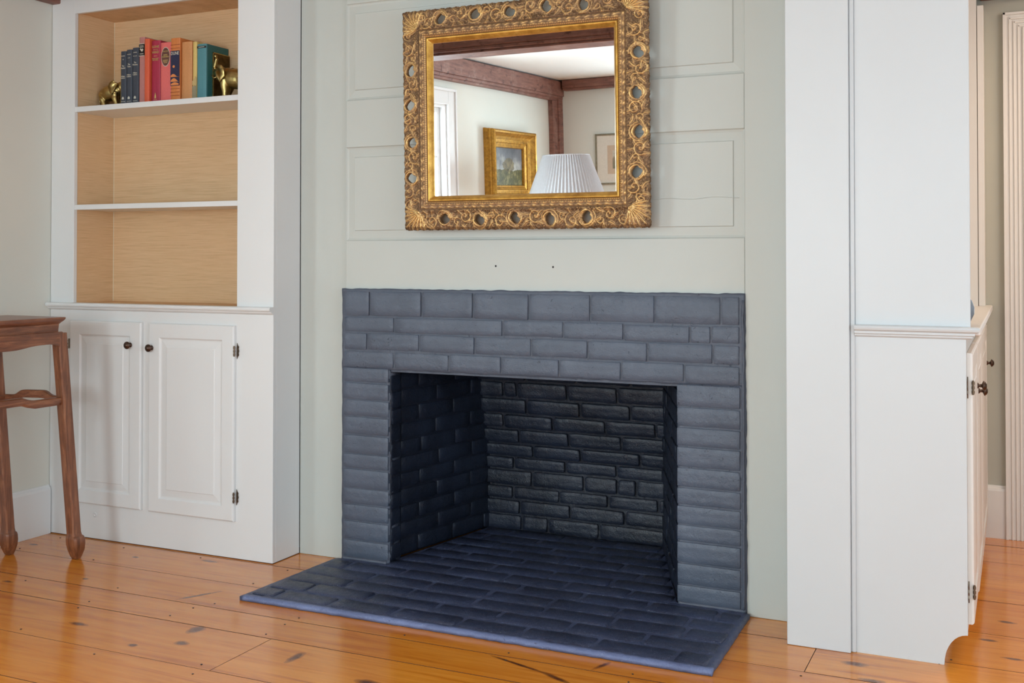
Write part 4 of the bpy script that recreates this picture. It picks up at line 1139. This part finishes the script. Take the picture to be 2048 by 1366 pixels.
# ------------------------------------------------------------------ THINGS SEEN IN THE MIRROR
# deep-framed gilt painting on the left wall
pa = thing('framed_painting', 'stormy landscape painting in a deep gilt frame, reflected in the mirror, left wall', 'painting', (XL, -4.93, 1.76))
def ring_frame(prof, y0, y1, z0, z1, fn):
    """prof: (inset from outer edge, height off wall)"""
    return [[fn(h_, y0+i_, z0+i_), fn(h_, y1-i_, z0+i_), fn(h_, y1-i_, z1-i_), fn(h_, y0+i_, z1-i_)] for i_, h_ in prof]
fnL = lambda h_, y, z: (h_, y+4.93, z-1.76)
pr = [(0, .001), (0, .02), (.006, .035), (.004, .055), (.010, .062), (.006, .075), (.010, .095), (.020, .102), (.032, .098), (.040, .085), (.060, .060), (.085, .045), (.095, .043), (.098, .050), (.108, .050), (.112, .040), (.135, .030), (.138, .034), (.146, .034), (.150, .024), (.152, .010)]
PY0, PY1, PZ0, PZ1 = -5.33, -4.44, 1.45, 2.075
m = MB(); m.rings(ring_frame(pr, PY0, PY1, PZ0, PZ1, fnL), cap=False); m.build('frame', M['oldgilt'], pa)
t = NT('storm_picture'); tc = t.n('ShaderNodeTexCoord'); mp = t.n('ShaderNodeMapping'); t.l(tc.outputs['Object'], mp.inputs[0])
sx = t.n('ShaderNodeSeparateXYZ'); t.l(tc.outputs['Object'], sx.inputs[0])
v_ = t.math('DIVIDE', t.math('ADD', sx.outputs[2], .155), .33); u_ = t.math('DIVIDE', t.math('ADD', sx.outputs[1], .335), .67)
n1 = t.noise(mp.outputs[0], 5, 6, .65); n2 = t.noise(mp.outputs[0], 24, 5, .7)
sky = t.ramp(t.math('ADD', n1, t.math('MULTIPLY', t.math('SUBTRACT', .6, v_), .5)), [(.25, srgb(74, 80, 90)), (.5, srgb(112, 116, 122)), (.75, srgb(190, 190, 184))])
land = t.ramp(n2, [(.3, srgb(48, 50, 34)), (.5, srgb(86, 86, 50)), (.72, srgb(168, 156, 110))])
isl = t.math('LESS_THAN', t.math('ADD', v_, t.math('MULTIPLY', n1, .3)), .55)
c = t.mix(isl, sky, land)
tx = t.math('MULTIPLY', t.math('SUBTRACT', u_, .55), 3.6); tz = t.math('MULTIPLY', t.math('SUBTRACT', v_, .52), 3.4)
dd = t.math('ADD', t.math('MULTIPLY', tx, tx), t.math('MULTIPLY', tz, tz))
tr = t.math('LESS_THAN', t.math('ADD', dd, t.math('MULTIPLY', n2, .9)), .85)
c = t.mix(t.math('MULTIPLY', tr, .8), c, t.ramp(n2, [(.35, srgb(50, 46, 34)), (.6, srgb(132, 118, 76))]))
m = MB(); i_ = .150; m.box(.006, .012, PY0+i_+4.93, PY1-i_+4.93, PZ0+i_-1.76, PZ1-i_-1.76)
m.build('canvas', t.out(color=c, rough=.35), pa)
# small framed print on the back wall
pt = thing('framed_print', 'pale mounted print in a thin silvered frame, reflected at the mirror right edge', 'picture', (-3.33, YB, 1.84))
fnB = lambda h_, x, z: (x+3.33, h_, z-1.84)
PX0, PX1, QZ0, QZ1 = -3.615, -3.04, 1.60, 2.08
pr = [(0, .001), (0, .018), (.004, .022), (.012, .022), (.016, .016), (.016, .008)]
m = MB(); m.rings(ring_frame(pr, PX0, PX1, QZ0, QZ1, fnB), cap=False); m.build('frame', M['silvergilt'], pt)
m = MB(); m.box(PX0+.014+3.33, PX1-.014+3.33, .004, .009, QZ0+.014-1.84, QZ1-.014-1.84); m.build('mount', M['mat'], pt)
m = MB(); m.box(-.165, .165, .009, .0105, -.14, .13); m.build('wash_border', simple('print_border', (206, 186, 164), .8), pt)
t = NT('print_picture'); n1 = t.noise(t.pos(obj=True), 16, 5, .6); sx = t.n('ShaderNodeSeparateXYZ'); t.l(t.n('ShaderNodeTexCoord').outputs['Object'], sx.inputs[0])
c = t.ramp(t.math('ADD', t.math('MULTIPLY', sx.outputs[2], 4), n1), [(.2, srgb(128, 124, 102)), (.5, srgb(150, 138, 116)), (.62, srgb(196, 188, 172)), (.9, srgb(206, 202, 192))])
m = MB(); m.box(-.115, .115, .0105, .0115, -.09, .08); m.build('picture', t.out(color=c, rough=.5), pt)
# lamp with pleated shade
la = thing('standing_lamp', 'lamp with tapered white pleated shade, reflected before the far room corner', 'lamp', (-3.365, -4.66, 0))
rings = []; N = 128
for (r, z) in ((.318, 1.46), (.312, 1.50), (.197, 1.815), (.191, 1.832)):
    rings.append([((r+(.006 if k % 2 else -.006))*math.cos(2*PI*k/N), (r+(.006 if k % 2 else -.006))*math.sin(2*PI*k/N), z) for k in range(N)])
m = MB(); m.rings(rings, cap=False); sh = m.build('lamp_shade', M['shade'], la)
so = sh.modifiers.new('t', 'SOLIDIFY'); so.thickness = .002
for z, r in ((1.462, .319), (1.830, .192)):
    m = MB(); m.rings([[((r+dr_)*math.cos(2*PI*k/64), (r+dr_)*math.sin(2*PI*k/64), z+dz_) for k in range(64)] for dr_, dz_ in ((-.003, -.006), (.003, -.006), (.003, .006), (-.003, .006), (-.003, -.006))], cap=False)
    m.build('shade_rim', M['shade'], la, True)
MB().lathe([(0, 0), (.15, 0), (.15, .012), (.12, .022), (.03, .035), (.014, .06), (.011, .3), (.011, 1.50), (.018, 1.52), (.018, 1.57), (0, 1.58)], 28).build('pole', M['brass'], la, True)
m = MB()
for k in range(3):
    a_ = 2*PI*k/3; m.tube([(0, 0, 1.54), (.30*math.cos(a_), .30*math.sin(a_), 1.50)], .0022, 6)
m.build('shade_spider', M['brass'], la)
MB().lathe([(0, 1.58), (.012, 1.59), (.014, 1.60), (.028, 1.64), (.030, 1.66), (.022, 1.685), (0, 1.695)], 20).build('bulb', M['mat'], la, True)
